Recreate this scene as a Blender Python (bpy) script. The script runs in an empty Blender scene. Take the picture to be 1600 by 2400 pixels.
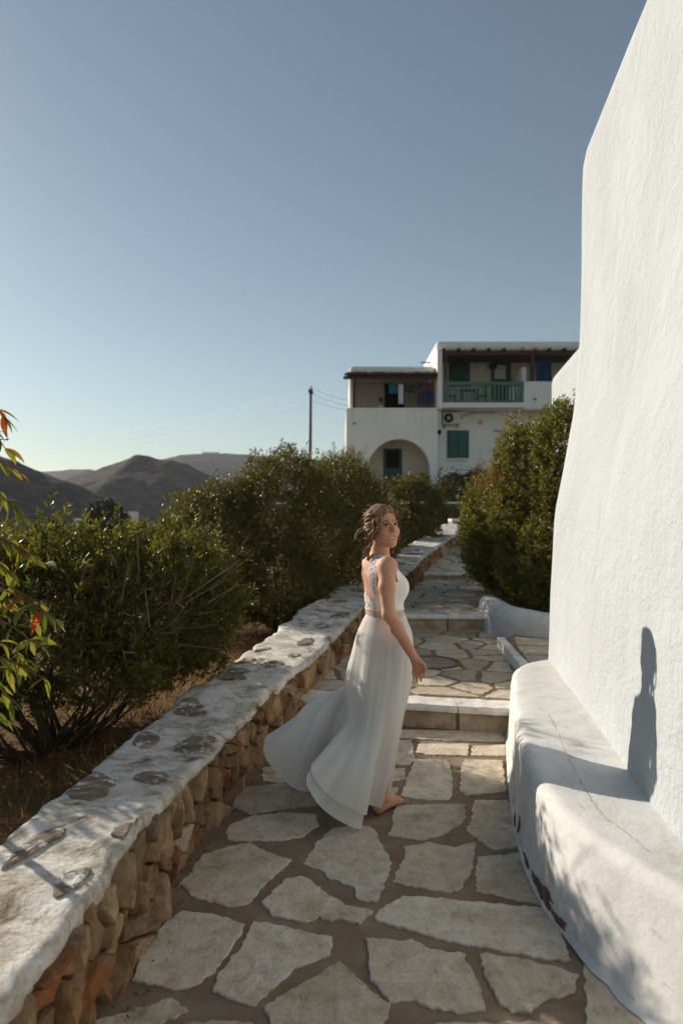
import bpy, bmesh, math, random
import numpy as np
from mathutils import Vector, Matrix

# ------------------------------------------------------------------ camera, sky, sun
scene = bpy.context.scene
col = scene.collection
cam_data = bpy.data.cameras.new("camera")
cam_data.lens = 24.0
cam_data.sensor_fit = 'AUTO'
cam_data.sensor_width = 36.0
cam_data.clip_start = 0.05
cam_data.clip_end = 20000.0
cam_data.dof.use_dof = True
cam_data.dof.focus_distance = 3.75
cam_data.dof.aperture_fstop = 2.2
cam = bpy.data.objects.new("camera", cam_data)
cam.location = (0, 0, 1.65)
cam.rotation_euler = (math.radians(90), 0, 0)
col.objects.link(cam)
scene.camera = cam

SUN_EL = math.radians(21.3)
SUN_H = Vector((-0.768, 0.64, 0)).normalized()      # horizontal direction towards the sun
world = bpy.data.worlds.new("World")
scene.world = world
world.use_nodes = True
wn = world.node_tree
sky = wn.nodes.new("ShaderNodeTexSky")
sky.sky_type = 'NISHITA'
sky.sun_disc = False
sky.sun_elevation = SUN_EL
sky.sun_rotation = math.atan2(SUN_H.x, SUN_H.y)
sky.air_density = 1.0
sky.dust_density = 0.3
sky.ozone_density = 1.6
hsv = wn.nodes.new("ShaderNodeHueSaturation")
hsv.inputs['Saturation'].default_value = 0.80
wn.links.new(sky.outputs[0], hsv.inputs['Color'])
bg = wn.nodes["Background"]
bg.inputs['Strength'].default_value = 0.05
tint = wn.nodes.new("ShaderNodeMix")
tint.data_type = 'RGBA'
tint.blend_type = 'MULTIPLY'
tint.inputs[0].default_value = 1.0
tint.inputs[7].default_value = (0.925, 0.975, 0.915, 1.0)
wn.links.new(hsv.outputs[0], tint.inputs[6])
wn.links.new(tint.outputs[2], bg.inputs['Color'])

sun_data = bpy.data.lights.new("sun", 'SUN')
sun_data.energy = 3.3
sun_data.angle = math.radians(0.53)
sun_data.color = (1.0, 0.90, 0.77)
sun = bpy.data.objects.new("sun", sun_data)
sd = Vector((SUN_H.x * math.cos(SUN_EL), SUN_H.y * math.cos(SUN_EL), math.sin(SUN_EL)))
sun.rotation_euler = sd.to_track_quat('Z', 'Y').to_euler()
sun.location = (-8, 8, 12)
col.objects.link(sun)

scene.view_settings.view_transform = 'Standard'
scene.view_settings.look = 'None'
scene.view_settings.exposure = 1.0
scene.view_settings.gamma = 1.0
scene.view_settings.use_curve_mapping = False
scene.render.engine = 'CYCLES'
scene.cycles.use_denoising = True
scene.cycles.max_bounces = 8
scene.cycles.diffuse_bounces = 4
scene.cycles.transparent_max_bounces = 8
scene.cycles.volume_bounces = 1
scene.cycles.sample_clamp_indirect = 6.0

# ------------------------------------------------------------------ helpers
F = 1600.0


def unp(px, py, z):
    """a spot of the photograph (1600 x 2400) at height z -> point of the place"""
    d = (1.65 - z) * F / (py - 1200.0)
    return ((px - 800.0) / F * d, d, z)


def dep(px, py, d):
    return ((px - 800.0) / F * d, d, 1.65 - (py - 1200.0) / F * d)


def interp(x, pts):
    xs = [p[0] for p in pts]
    ys = [p[1] for p in pts]
    return np.interp(x, xs, ys)


def _hash(ix, iy, iz, seed):
    h = (ix * 374761393 + iy * 668265263 + iz * 2147483647 + seed * 1274126177) & 0xFFFFFFFF
    h = ((h ^ (h >> 13)) * 1274126177) & 0xFFFFFFFF
    return ((h ^ (h >> 16)) & 0xFFFF) / 65535.0


def vnoise(p, seed=0):
    p = np.atleast_2d(np.asarray(p, dtype=np.float64))
    i = np.floor(p).astype(np.int64)
    f = p - i
    f = f * f * (3 - 2 * f)
    r = 0
    for dx in (0, 1):
        wx = f[:, 0] if dx else 1 - f[:, 0]
        for dy in (0, 1):
            wy = f[:, 1] if dy else 1 - f[:, 1]
            for dz in (0, 1):
                wz = f[:, 2] if dz else 1 - f[:, 2]
                r = r + wx * wy * wz * _hash(i[:, 0] + dx, i[:, 1] + dy, i[:, 2] + dz, seed)
    return r * 2 - 1


def fbm(p, oct=3, seed=0):
    p = np.atleast_2d(np.asarray(p, dtype=np.float64))
    a, s, r = 1.0, 0.0, 0
    for k in range(oct):
        r = r + a * vnoise(p * (2 ** k) + k * 17.3, seed + k)
        s += a
        a *= 0.5
    return r / s


def tag(o, label=None, cat=None, group=None, kind=None):
    if label: o["label"] = label
    if cat: o["category"] = cat
    if group: o["group"] = group
    if kind: o["kind"] = kind
    return o


def thing(name, label, cat, loc=(0, 0, 0), group=None):
    o = bpy.data.objects.new(name, None)
    o.empty_display_size = 0.1
    col.objects.link(o)
    o.location = loc
    return tag(o, label, cat, group)


def wloc(o):
    v = Vector((0, 0, 0))
    while o is not None:
        v = v + o.location
        o = o.parent
    return v


def mesh_from(verts, faces, name="mesh", smooth=False):
    me = bpy.data.meshes.new(name)
    if isinstance(verts, np.ndarray):
        verts = verts.tolist()
    if isinstance(faces, np.ndarray):
        faces = faces.tolist()
    me.from_pydata(verts, [], faces)
    if smooth:
        me.polygons.foreach_set("use_smooth", [True] * len(me.polygons))
    me.update()
    return me


def add(name, verts, faces, mat, parent=None, smooth=False, origin=None):
    """verts in place coordinates; the object's origin goes to the parent's base"""
    base = wloc(parent) if parent is not None else Vector(origin or (0, 0, 0))
    v = np.asarray(verts, dtype=np.float64) - np.array(base)
    o = bpy.data.objects.new(name, mesh_from(v, faces, name, smooth))
    if mat is not None:
        o.data.materials.append(mat)
    col.objects.link(o)
    if parent is not None:
        o.parent = parent
    elif origin is not None:
        o.location = origin
    return o


def put(name, me, loc, parent=None, rot=(0, 0, 0), scale=(1, 1, 1)):
    """a piece with shared mesh data at a place coordinate"""
    o = bpy.data.objects.new(name, me)
    col.objects.link(o)
    base = wloc(parent) if parent is not None else Vector((0, 0, 0))
    if parent is not None:
        o.parent = parent
    o.location = Vector(loc) - base
    o.rotation_euler = rot
    o.scale = scale
    return o


BOXF = [(0, 3, 2, 1), (4, 5, 6, 7), (0, 1, 5, 4), (1, 2, 6, 5), (2, 3, 7, 6), (3, 0, 4, 7)]


def box_vf(x0, x1, y0, y1, z0, z1, bev=0.0, seg=2):
    v = [(x0, y0, z0), (x1, y0, z0), (x1, y1, z0), (x0, y1, z0), (x0, y0, z1), (x1, y0, z1), (x1, y1, z1), (x0, y1, z1)]
    if bev <= 0:
        return v, BOXF
    bm = bmesh.new()
    bv = [bm.verts.new(p) for p in v]
    for f in BOXF:
        bm.faces.new([bv[i] for i in f])
    bmesh.ops.bevel(bm, geom=bm.edges[:], offset=bev, segments=seg, affect='EDGES', profile=0.5)
    bm.verts.index_update()
    vs = [tuple(q.co) for q in bm.verts]
    fs = [tuple(q.index for q in f.verts) for f in bm.faces]
    bm.free()
    return vs, fs


def box(name, x0, x1, y0, y1, z0, z1, mat, parent=None, bev=0.0, seg=2):
    v, f = box_vf(x0, x1, y0, y1, z0, z1, bev, seg)
    return add(name, v, f, mat, parent, smooth=False)


def tube_vf(pts, radii, n=8, cap=True):
    pts = [Vector(p) for p in pts]
    vs, fs = [], []
    up = Vector((0.13, 0.21, 0.97))
    for i, p in enumerate(pts):
        a = pts[max(i - 1, 0)]
        b = pts[min(i + 1, len(pts) - 1)]
        t = (b - a).normalized()
        s = t.cross(up)
        if s.length < 1e-3:
            s = t.cross(Vector((1, 0, 0)))
        s.normalize()
        u = s.cross(t).normalized()
        r = radii[i] if hasattr(radii, '__len__') else radii
        for k in range(n):
            an = 2 * math.pi * k / n
            vs.append(tuple(p + s * (math.cos(an) * r) + u * (math.sin(an) * r)))
    for i in range(len(pts) - 1):
        for k in range(n):
            k2 = (k + 1) % n
            fs.append((i * n + k, i * n + k2, (i + 1) * n + k2, (i + 1) * n + k))
    if cap:
        fs.append(tuple(range(n))[::-1])
        fs.append(tuple((len(pts) - 1) * n + k for k in range(n)))
    return vs, fs


def merge_vf(parts):
    vs, fs = [], []
    for v, f in parts:
        o = len(vs)
        vs += [tuple(p) for p in v]
        fs += [tuple(i + o for i in q) for q in f]
    return vs, fs


def grid_faces(nu, nv, closed_u=False, flip=False):
    fs = []
    for j in range(nv - 1):
        for i in range(nu if closed_u else nu - 1):
            i2 = (i + 1) % nu
            q = (j * nu + i, j * nu + i2, (j + 1) * nu + i2, (j + 1) * nu + i)
            fs.append(q[::-1] if flip else q)
    return fs


def crom(P, t):
    """Catmull-Rom through P (list of arrays), t in 0..len-1, open"""
    P = np.asarray(P, dtype=np.float64)
    n = len(P)
    i = np.clip(np.floor(t).astype(int), 0, n - 2)
    f = (t - i)[:, None]
    p0 = P[np.clip(i - 1, 0, n - 1)]; p1 = P[i]; p2 = P[i + 1]; p3 = P[np.clip(i + 2, 0, n - 1)]
    return 0.5 * (2 * p1 + (p2 - p0) * f + (2 * p0 - 5 * p1 + 4 * p2 - p3) * f ** 2 + (3 * p1 - p0 - 3 * p2 + p3) * f ** 3)


# ------------------------------------------------------------------ materials
MATS = {}


class NT:
    def __init__(s, name):
        s.m = bpy.data.materials.new(name)
        s.m.use_nodes = True
        s.t = s.m.node_tree
        s.n = s.t.nodes
        s.b = s.n["Principled BSDF"]
        s.out = s.n["Material Output"]
        s._geo = None
        MATS[name] = s.m

    def new(s, typ, **kw):
        nd = s.n.new(typ)
        for k, v in kw.items():
            if hasattr(nd, k):
                setattr(nd, k, v)
            else:
                nd.inputs[k].default_value = v
        return nd

    def link(s, a, b):
        s.t.links.new(a, b)

    @property
    def pos(s):
        if s._geo is None:
            s._geo = s.n.new("ShaderNodeNewGeometry")
        return s._geo.outputs['Position']

    def objco(s):
        return s.new("ShaderNodeTexCoord").outputs['Object']

    def noise(s, scale, detail=4, rough=0.55, vec=None, stretch=None, dist=0.0):
        nd = s.new("ShaderNodeTexNoise")
        nd.inputs['Scale'].default_value = scale
        nd.inputs['Detail'].default_value = detail
        nd.inputs['Roughness'].default_value = rough
        nd.inputs['Distortion'].default_value = dist
        v = vec if vec is not None else s.pos
        if stretch:
            mp = s.new("ShaderNodeMapping")
            mp.inputs['Scale'].default_value = stretch
            s.link(v, mp.inputs['Vector'])
            v = mp.outputs[0]
        s.link(v, nd.inputs['Vector'])
        return nd.outputs['Fac']

    def ramp(s, fac, stops, interp='LINEAR'):
        nd = s.new("ShaderNodeValToRGB")
        cr = nd.color_ramp
        cr.interpolation = interp
        while len(cr.elements) > 1:
            cr.elements.remove(cr.elements[-1])
        cr.elements[0].position = stops[0][0]
        cr.elements[0].color = tuple(stops[0][1]) + (1,)
        for p, c in stops[1:]:
            e = cr.elements.new(p)
            e.color = tuple(c) + (1,)
        s.link(fac, nd.inputs['Fac'])
        return nd.outputs['Color']

    def mix(s, fac, a, b, mode='MIX'):
        nd = s.new("ShaderNodeMix", data_type='RGBA', blend_type=mode)
        if isinstance(fac, (int, float)):
            nd.inputs[0].default_value = fac
        else:
            s.link(fac, nd.inputs[0])
        for inp, v in ((nd.inputs[6], a), (nd.inputs[7], b)):
            if isinstance(v, tuple):
                inp.default_value = v + (1,) if len(v) == 3 else v
            else:
                s.link(v, inp)
        return nd.outputs[2]

    def mathn(s, op, a, b=0.5):
        nd = s.new("ShaderNodeMath", operation=op)
        for inp, v in ((nd.inputs[0], a), (nd.inputs[1], b)):
            if isinstance(v, (int, float)):
                inp.default_value = v
            else:
                s.link(v, inp)
        return nd.outputs[0]

    def bump(s, h, strength=0.5, dist=0.01, prev=None):
        nd = s.new("ShaderNodeBump")
        nd.inputs['Strength'].default_value = strength
        nd.inputs['Distance'].default_value = dist
        s.link(h, nd.inputs['Height'])
        if prev is not None:
            s.link(prev, nd.inputs['Normal'])
        s.link(nd.outputs[0], s.b.inputs['Normal'])
        return nd.outputs[0]

    def base(s, c):
        if isinstance(c, tuple):
            s.b.inputs['Base Color'].default_value = c + (1,)
        else:
            s.link(c, s.b.inputs['Base Color'])

    def rough(s, r, spec=0.3):
        s.b.inputs['Roughness'].default_value = r
        s.b.inputs['Specular IOR Level'].default_value = spec


def simple(name, c, rough=0.8, spec=0.25, metal=0.0, var=0.12, scale=6.0):
    t = NT(name)
    n = t.noise(scale, 4)
    lo = tuple(max(0, x * (1 - var)) for x in c)
    hi = tuple(min(1, x * (1 + var)) for x in c)
    t.base(t.ramp(n, [(0.3, lo), (0.7, hi)]))
    t.rough(rough, spec)
    t.b.inputs['Metallic'].default_value = metal
    return t.m


# rough white stucco of the big wall
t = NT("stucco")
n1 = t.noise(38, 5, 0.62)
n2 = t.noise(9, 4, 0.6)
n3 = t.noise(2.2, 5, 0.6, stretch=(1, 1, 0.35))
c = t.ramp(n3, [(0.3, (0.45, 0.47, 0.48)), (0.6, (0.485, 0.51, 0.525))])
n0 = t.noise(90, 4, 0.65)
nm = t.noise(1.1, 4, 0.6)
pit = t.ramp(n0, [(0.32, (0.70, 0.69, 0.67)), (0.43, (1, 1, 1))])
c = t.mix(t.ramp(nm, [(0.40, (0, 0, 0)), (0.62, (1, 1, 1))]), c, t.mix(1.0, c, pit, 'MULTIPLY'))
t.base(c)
t.rough(0.9, 0.15)
nb = t.noise(2.6, 6, 0.62, dist=0.7)
b = t.bump(nb, 0.55, 0.05)
b = t.bump(n2, 0.45, 0.03, b)
n1m = t.mathn('MULTIPLY', n1, t.mathn('ADD', nm, 0.15))
b = t.bump(n1m, 1.0, 0.014, b)
t.bump(t.mathn('MULTIPLY', n0, nm), 0.8, 0.006, b)

# smoother whitewashed plaster of the bench, with grey wear
t = NT("bench_plaster")
n1 = t.noise(60, 4, 0.6)
n2 = t.noise(4.5, 5, 0.65)
n3 = t.noise(1.6, 4, 0.6)
n4 = t.noise(30, 3, 0.5, stretch=(1, 0.25, 1))
c = t.ramp(n2, [(0.3, (0.55, 0.54, 0.51)), (0.52, (0.64, 0.635, 0.615)), (0.75, (0.67, 0.67, 0.66))])
sp = t.ramp(n4, [(0.27, (0.70, 0.66, 0.61)), (0.36, (1, 1, 1))])
c = t.mix(0.6, c, sp, 'MULTIPLY')
n5 = t.noise(2.3, 6, 0.7, dist=1.2)
c = t.mix(0.7, c, t.ramp(n5, [(0.33, (0.80, 0.75, 0.68)), (0.5, (1, 1, 1))]), 'MULTIPLY')
t.base(c)
t.rough(0.85, 0.2)
b = t.bump(n3, 0.3, 0.05)
b = t.bump(n2, 0.25, 0.02, b)
t.bump(n1, 0.35, 0.005, b)

# whitewash of the parapet's cap: flaking over stone
t = NT("cap_whitewash")
n1 = t.noise(55, 5, 0.65)
n2 = t.noise(6, 6, 0.68, dist=0.6)
n3 = t.noise(1.9, 4, 0.6)
c = t.ramp(n2, [(0.32, (0.19, 0.145, 0.10)), (0.39, (0.44, 0.385, 0.315)), (0.48, (0.66, 0.63, 0.57)), (0.62, (0.76, 0.745, 0.715)), (0.8, (0.80, 0.795, 0.775))])
sp = t.ramp(n1, [(0.30, (0.45, 0.41, 0.36)), (0.44, (1, 1, 1))])
c = t.mix(t.mathn('MULTIPLY', n3, 1.3), c, sp, 'MULTIPLY')
n5 = t.noise(3.2, 6, 0.72, dist=1.4)
c = t.mix(0.85, c, t.ramp(n5, [(0.34, (0.50, 0.42, 0.33)), (0.47, (0.86, 0.83, 0.78)), (0.56, (1, 1, 1))]), 'MULTIPLY')
t.base(c)
t.rough(0.85, 0.2)
b = t.bump(n2, 0.6, 0.03)
t.bump(n1, 0.6, 0.008, b)

# paving stone: pale grey-beige schist, tint per stone
t = NT("paving")
oi = t.new("ShaderNodeObjectInfo")
n1 = t.noise(70, 5, 0.7)
n2 = t.noise(11, 5, 0.65, dist=0.4)
n3 = t.noise(3.0, 3, 0.5)
c = t.ramp(n2, [(0.28, (0.45, 0.375, 0.285)), (0.5, (0.62, 0.545, 0.44)), (0.72, (0.72, 0.655, 0.555))])
tint = t.ramp(oi.outputs['Random'], [(0.0, (0.66, 0.63, 0.60)), (0.25, (0.88, 0.83, 0.76)), (0.5, (1.0, 0.97, 0.92)), (0.75, (1.06, 1.05, 1.03)), (1.0, (0.80, 0.80, 0.80))])
c = t.mix(1.0, c, tint, 'MULTIPLY')
sp = t.ramp(n1, [(0.30, (0.55, 0.50, 0.43)), (0.47, (1, 1, 1))])
c = t.mix(0.75, c, sp, 'MULTIPLY')
st = t.noise(2.1, 6, 0.7, dist=1.0)
c = t.mix(0.8, c, t.ramp(st, [(0.34, (0.78, 0.72, 0.64)), (0.50, (1, 1, 1))]), 'MULTIPLY')
gr_ = t.noise(26, 6, 0.75, stretch=(1, 0.3, 1), dist=0.6)
c = t.mix(0.55, c, t.ramp(gr_, [(0.34, (0.68, 0.63, 0.56)), (0.46, (1, 1, 1))]), 'MULTIPLY')
t.base(c)
t.rough(0.8, 0.25)
b = t.bump(n2, 0.8, 0.018)
b = t.bump(gr_, 0.6, 0.006, b)
t.bump(n1, 0.7, 0.004, b)

t = NT("lip_stone")
n1 = t.noise(60, 5, 0.7)
n2 = t.noise(8, 5, 0.65)
c = t.ramp(n2, [(0.30, (0.42, 0.37, 0.30)), (0.42, (0.66, 0.62, 0.56)), (0.6, (0.78, 0.75, 0.70))])
t.base(c)
t.rough(0.8, 0.25)
b = t.bump(n2, 0.5, 0.012)
t.bump(n1, 0.5, 0.004, b)

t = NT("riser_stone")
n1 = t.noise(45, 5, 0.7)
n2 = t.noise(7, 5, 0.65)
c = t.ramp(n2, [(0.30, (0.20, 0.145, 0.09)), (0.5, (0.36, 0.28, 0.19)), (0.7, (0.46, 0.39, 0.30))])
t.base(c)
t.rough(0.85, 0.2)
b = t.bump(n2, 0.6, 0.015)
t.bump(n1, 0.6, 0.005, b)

t = NT("mortar")
n1 = t.noise(120, 4, 0.7)
n2 = t.noise(5, 5, 0.6)
c = t.ramp(n2, [(0.3, (0.19, 0.135, 0.09)), (0.55, (0.26, 0.195, 0.138)), (0.75, (0.34, 0.27, 0.20))])
sp = t.ramp(n1, [(0.3, (0.7, 0.67, 0.62)), (0.5, (1, 1, 1))])
t.base(t.mix(1.0, c, sp, 'MULTIPLY'))
t.rough(0.9, 0.15)
b = t.bump(n2, 0.5, 0.02)
t.bump(n1, 0.6, 0.003, b)

# rubble of the parapet: tan, ochre, rust, grey
t = NT("rubble")
oi = t.new("ShaderNodeObjectInfo")
n1 = t.noise(50, 5, 0.7)
n2 = t.noise(9, 5, 0.65, dist=0.5)
hue = t.ramp(oi.outputs['Random'], [(0.0, (0.30, 0.215, 0.13)), (0.18, (0.36, 0.27, 0.17)), (0.34, (0.25, 0.185, 0.12)), (0.5, (0.38, 0.30, 0.20)),
             (0.64, (0.28, 0.225, 0.165)), (0.76, (0.42, 0.34, 0.24)), (0.90, (0.29, 0.155, 0.085)), (0.94, (0.34, 0.165, 0.08)), (0.96, (0.50, 0.46, 0.40))], 'CONSTANT')
v = t.ramp(n2, [(0.28, (0.30, 0.24, 0.20)), (0.5, (0.84, 0.71, 0.58)), (0.72, (1.28, 1.10, 0.94))])
c = t.mix(1.0, hue, v, 'MULTIPLY')
t.base(c)
t.rough(0.88, 0.2)
b = t.bump(n2, 0.8, 0.02)
t.bump(n1, 0.7, 0.006, b)

t = NT("cap_stone")
n1 = t.noise(55, 5, 0.7)
n2 = t.noise(9, 5, 0.65, dist=0.4)
c = t.ramp(n2, [(0.3, (0.11, 0.080, 0.054)), (0.5, (0.21, 0.16, 0.115)), (0.72, (0.36, 0.295, 0.23))])
n0 = t.noise(14, 5, 0.7)
c = t.mix(t.ramp(n0, [(0.53, (0, 0, 0)), (0.63, (1, 1, 1))]), c, (0.66, 0.64, 0.60))
t.base(c)
t.rough(0.82, 0.25)
b = t.bump(n2, 0.8, 0.015)
t.bump(n1, 0.6, 0.005, b)

t = NT("exposed_render")
n2 = t.noise(18, 5, 0.7)
t.base(t.ramp(n2, [(0.3, (0.075, 0.052, 0.038)), (0.55, (0.16, 0.105, 0.07)), (0.75, (0.25, 0.18, 0.12))]))
t.rough(0.95, 0.1)
t.bump(n2, 0.7, 0.01)

# soil and dry scrub ground
t = NT("soil")
n1 = t.noise(25, 6, 0.7)
n2 = t.noise(0.6, 5, 0.6)
n3 = t.noise(0.05, 5, 0.6)
c = t.ramp(n1, [(0.3, (0.10, 0.062, 0.035)), (0.5, (0.19, 0.125, 0.07)), (0.7, (0.27, 0.19, 0.115))])
d = t.ramp(n2, [(0.35, (0.75, 0.75, 0.7)), (0.65, (1.1, 1.05, 1.0))])
c = t.mix(1.0, c, d, 'MULTIPLY')
t.base(c)
t.rough(0.95, 0.1)
t.bump(n1, 0.8, 0.03)

# far hillside scrub
t = NT("hillside")
n1 = t.noise(0.16, 7, 0.72)
n2 = t.noise(0.02, 4, 0.6)
c = t.ramp(n1, [(0.36, (0.030, 0.027, 0.018)), (0.46, (0.055, 0.046, 0.033)), (0.54, (0.085, 0.069, 0.050)), (0.68, (0.125, 0.102, 0.078))])
d = t.ramp(n2, [(0.3, (0.8, 0.8, 0.8)), (0.7, (1.15, 1.1, 1.05))])
t.base(t.mix(1.0, c, d, 'MULTIPLY'))
t.rough(0.95, 0.05)
t.bump(n1, 0.5, 2.0)


def leaf_mat(name, stops, rough=0.42, spec=0.5, trans=0.35):
    t = NT(name)
    at = t.new("ShaderNodeAttribute", attribute_name="rnd")
    c = t.ramp(at.outputs['Fac'], stops)
    t.base(c)
    t.rough(rough, spec)
    tr = t.new("ShaderNodeBsdfTranslucent")
    br = t.mix(1.0, c, (1.25, 1.15, 0.55), 'MULTIPLY')
    t.link(br, tr.inputs['Color'])
    mx = t.new("ShaderNodeMixShader")
    mx.inputs[0].default_value = trans
    t.link(t.b.outputs[0], mx.inputs[1])
    t.link(tr.outputs[0], mx.inputs[2])
    t.link(mx.outputs[0], t.out.inputs['Surface'])
    return t.m


leaf_mat("leaf_near", [(0.0, (0.055, 0.062, 0.014)), (0.5, (0.100, 0.110, 0.022)), (0.80, (0.165, 0.165, 0.038)), (0.92, (0.24, 0.22, 0.06)), (1.0, (0.17, 0.11, 0.055))], trans=0.45, spec=0.3)
leaf_mat("leaf_mid", [(0.0, (0.062, 0.060, 0.014)), (0.5, (0.112, 0.102, 0.022)), (0.85, (0.16, 0.142, 0.034)), (1.0, (0.15, 0.11, 0.045))], spec=0.28)
leaf_mat("leaf_right", [(0.0, (0.075, 0.082, 0.018)), (0.5, (0.135, 0.140, 0.030)), (0.84, (0.20, 0.19, 0.052)), (0.94, (0.26, 0.22, 0.09)), (1.0, (0.22, 0.12, 0.055))], rough=0.36, trans=0.5)
leaf_mat("leaf_broom", [(0.0, (0.075, 0.076, 0.018)), (0.5, (0.125, 0.118, 0.030)), (1.0, (0.19, 0.16, 0.055))], trans=0.3)
leaf_mat("leaf_dry", [(0.0, (0.07, 0.060, 0.020)), (0.5, (0.12, 0.10, 0.032)), (1.0, (0.19, 0.145, 0.06))])
leaf_mat("leaf_dark", [(0.0, (0.020, 0.028, 0.011)), (0.6, (0.038, 0.048, 0.018)), (1.0, (0.06, 0.068, 0.026))], trans=0.2)
leaf_mat("leaf_red_twig", [(0.0, (0.16, 0.055, 0.03)), (0.5, (0.24, 0.08, 0.045)), (1.0, (0.20, 0.13, 0.06))])
leaf_mat("grass_dry", [(0.0, (0.16, 0.085, 0.035)), (0.5, (0.26, 0.15, 0.065)), (1.0, (0.40, 0.26, 0.13))], rough=0.7, spec=0.2, trans=0.3)


def broad_leaf(name, c0, c1):
    t = NT(name)
    n = t.noise(30, 3)
    c = t.ramp(n, [(0.3, c0), (0.7, c1)])
    t.base(c)
    t.rough(0.6, 0.1)
    tr = t.new("ShaderNodeBsdfTranslucent")
    t.link(t.mix(1.0, c, (1.25, 1.15, 0.5), 'MULTIPLY'), tr.inputs['Color'])
    mx = t.new("ShaderNodeMixShader")
    mx.inputs[0].default_value = 0.45
    t.link(t.b.outputs[0], mx.inputs[1])
    t.link(tr.outputs[0], mx.inputs[2])
    t.link(mx.outputs[0], t.out.inputs['Surface'])
    return t.m


broad_leaf("sprig_green", (0.10, 0.14, 0.034), (0.15, 0.20, 0.05))
broad_leaf("sprig_lime", (0.21, 0.23, 0.05), (0.30, 0.30, 0.075))
broad_leaf("sprig_red", (0.38, 0.06, 0.025), (0.50, 0.13, 0.04))
broad_leaf("sprig_orange", (0.36, 0.17, 0.04), (0.45, 0.25, 0.06))

simple("bark", (0.085, 0.06, 0.042), 0.9, 0.15, var=0.4, scale=40)
simple("twig", (0.13, 0.085, 0.055), 0.9, 0.15, var=0.3, scale=60)
simple("red_twig", (0.24, 0.10, 0.065), 0.85, 0.2, var=0.3, scale=60)
t = NT("house_white")
n1 = t.noise(1.3, 5, 0.6)
n2 = t.noise(5.0, 5, 0.65, stretch=(1, 1, 0.12))
c = t.ramp(n1, [(0.3, (0.79, 0.76, 0.70)), (0.6, (0.85, 0.82, 0.77))])
t.base(t.mix(0.7, c, t.ramp(n2, [(0.33, (0.80, 0.77, 0.72)), (0.46, (1, 1, 1))]), 'MULTIPLY'))
t.rough(0.9, 0.15)
t.bump(t.noise(7, 4), 0.4, 0.03)
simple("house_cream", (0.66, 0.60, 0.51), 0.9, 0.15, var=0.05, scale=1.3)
simple("brown_wood", (0.075, 0.030, 0.018), 0.6, 0.3, var=0.3, scale=9)
simple("light_wood", (0.45, 0.24, 0.14), 0.7, 0.3, var=0.15, scale=9)
simple("thatch", (0.085, 0.055, 0.04), 0.95, 0.1, var=0.4, scale=25)
simple("green_paint", (0.018, 0.070, 0.055), 0.5, 0.4, var=0.12, scale=5)
simple("green_shutter", (0.022, 0.105, 0.092), 0.5, 0.4, var=0.12, scale=5)
simple("rail_paint", (0.085, 0.16, 0.125), 0.5, 0.4, var=0.12, scale=5)
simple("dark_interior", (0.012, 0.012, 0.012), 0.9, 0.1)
simple("unit_white", (0.60, 0.58, 0.54), 0.5, 0.4, var=0.04)
simple("black_plastic", (0.02, 0.02, 0.021), 0.5, 0.4)
simple("steel", (0.45, 0.44, 0.42), 0.35, 0.5, metal=0.8)
simple("rust", (0.17, 0.115, 0.085), 0.8, 0.3, var=0.4, scale=30)
simple("pole_wood", (0.10, 0.065, 0.04), 0.9, 0.15, var=0.3, scale=12)
simple("wire", (0.03, 0.03, 0.032), 0.5, 0.3)
simple("blue_cloth", (0.025, 0.06, 0.13), 0.9, 0.15, var=0.3, scale=3)
simple("teal_cloth", (0.015, 0.19, 0.28), 0.9, 0.15, var=0.2, scale=3)
simple("white_cloth", (0.75, 0.75, 0.76), 0.9, 0.15, var=0.05, scale=3)
simple("green_cloth", (0.05, 0.085, 0.07), 0.9, 0.15, var=0.4, scale=6)
simple("grey_shirt", (0.60, 0.60, 0.60), 0.9, 0.15)
simple("table_wood", (0.14, 0.10, 0.085), 0.7, 0.3, var=0.3, scale=10)
simple("blue_paint", (0.05, 0.10, 0.19), 0.5, 0.3)
simple("cast_iron", (0.27, 0.235, 0.205), 0.8, 0.3, metal=0.0, var=0.3, scale=25)
simple("lamp_glass", (0.75, 0.50, 0.36), 0.4, 0.4, var=0.03)
simple("mirror_panel", (0.58, 0.54, 0.50), 0.35, 0.5, var=0.03)
simple("far_white", (0.70, 0.69, 0.67), 0.9, 0.1, var=0.05)
t = NT("patterned_cloth")
vz = t.new("ShaderNodeTexVoronoi")
vz.inputs['Scale'].default_value = 4.0
t.link(t.pos, vz.inputs['Vector'])
sx = t.new("ShaderNodeSeparateColor")
t.link(vz.outputs['Color'], sx.inputs[0])
t.base(t.ramp(sx.outputs[0], [(0.0, (0.05, 0.065, 0.12)), (0.3, (0.17, 0.06, 0.055)), (0.5, (0.09, 0.10, 0.15)), (0.7, (0.22, 0.15, 0.07)), (0.85, (0.11, 0.08, 0.10))], 'CONSTANT'))
t.rough(0.9, 0.1)
M = MATS

# ------------------------------------------------------------------ lie of the land
XL_P = [(-12, -1.6), (-6, -1.0), (0, -0.92), (1.2, -0.90), (2, -0.84), (2.5, -0.80), (3.3, -0.75), (4.5, -0.56), (5.4, -0.34), (6.5, -0.10), (8.0, 0.22), (8.5, 0.36), (10.5, 0.90), (13, 1.53), (16, 2.45), (18, 3.07), (20, 3.65), (22, 4.3), (27, 6.0)]
XR_P = [(-12, 3.3), (-6, 2.9), (-1, 2.1), (0.5, 1.75), (1.5, 1.5), (2.0, 1.3), (2.4, 1.1), (2.8, 0.98), (3.4, 1.0), (4.4, 1.2), (5.1, 1.4), (5.7, 1.62), (6.2, 1.66), (7.2, 1.75), (8.2, 1.85), (8.6, 1.92), (10.5, 2.3), (13, 2.8), (18, 4.2), (20, 4.9), (22, 5.7), (27, 7.6)]


def XL(y): return interp(y, XL_P)
def XR(y): return interp(y, XR_P)


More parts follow.
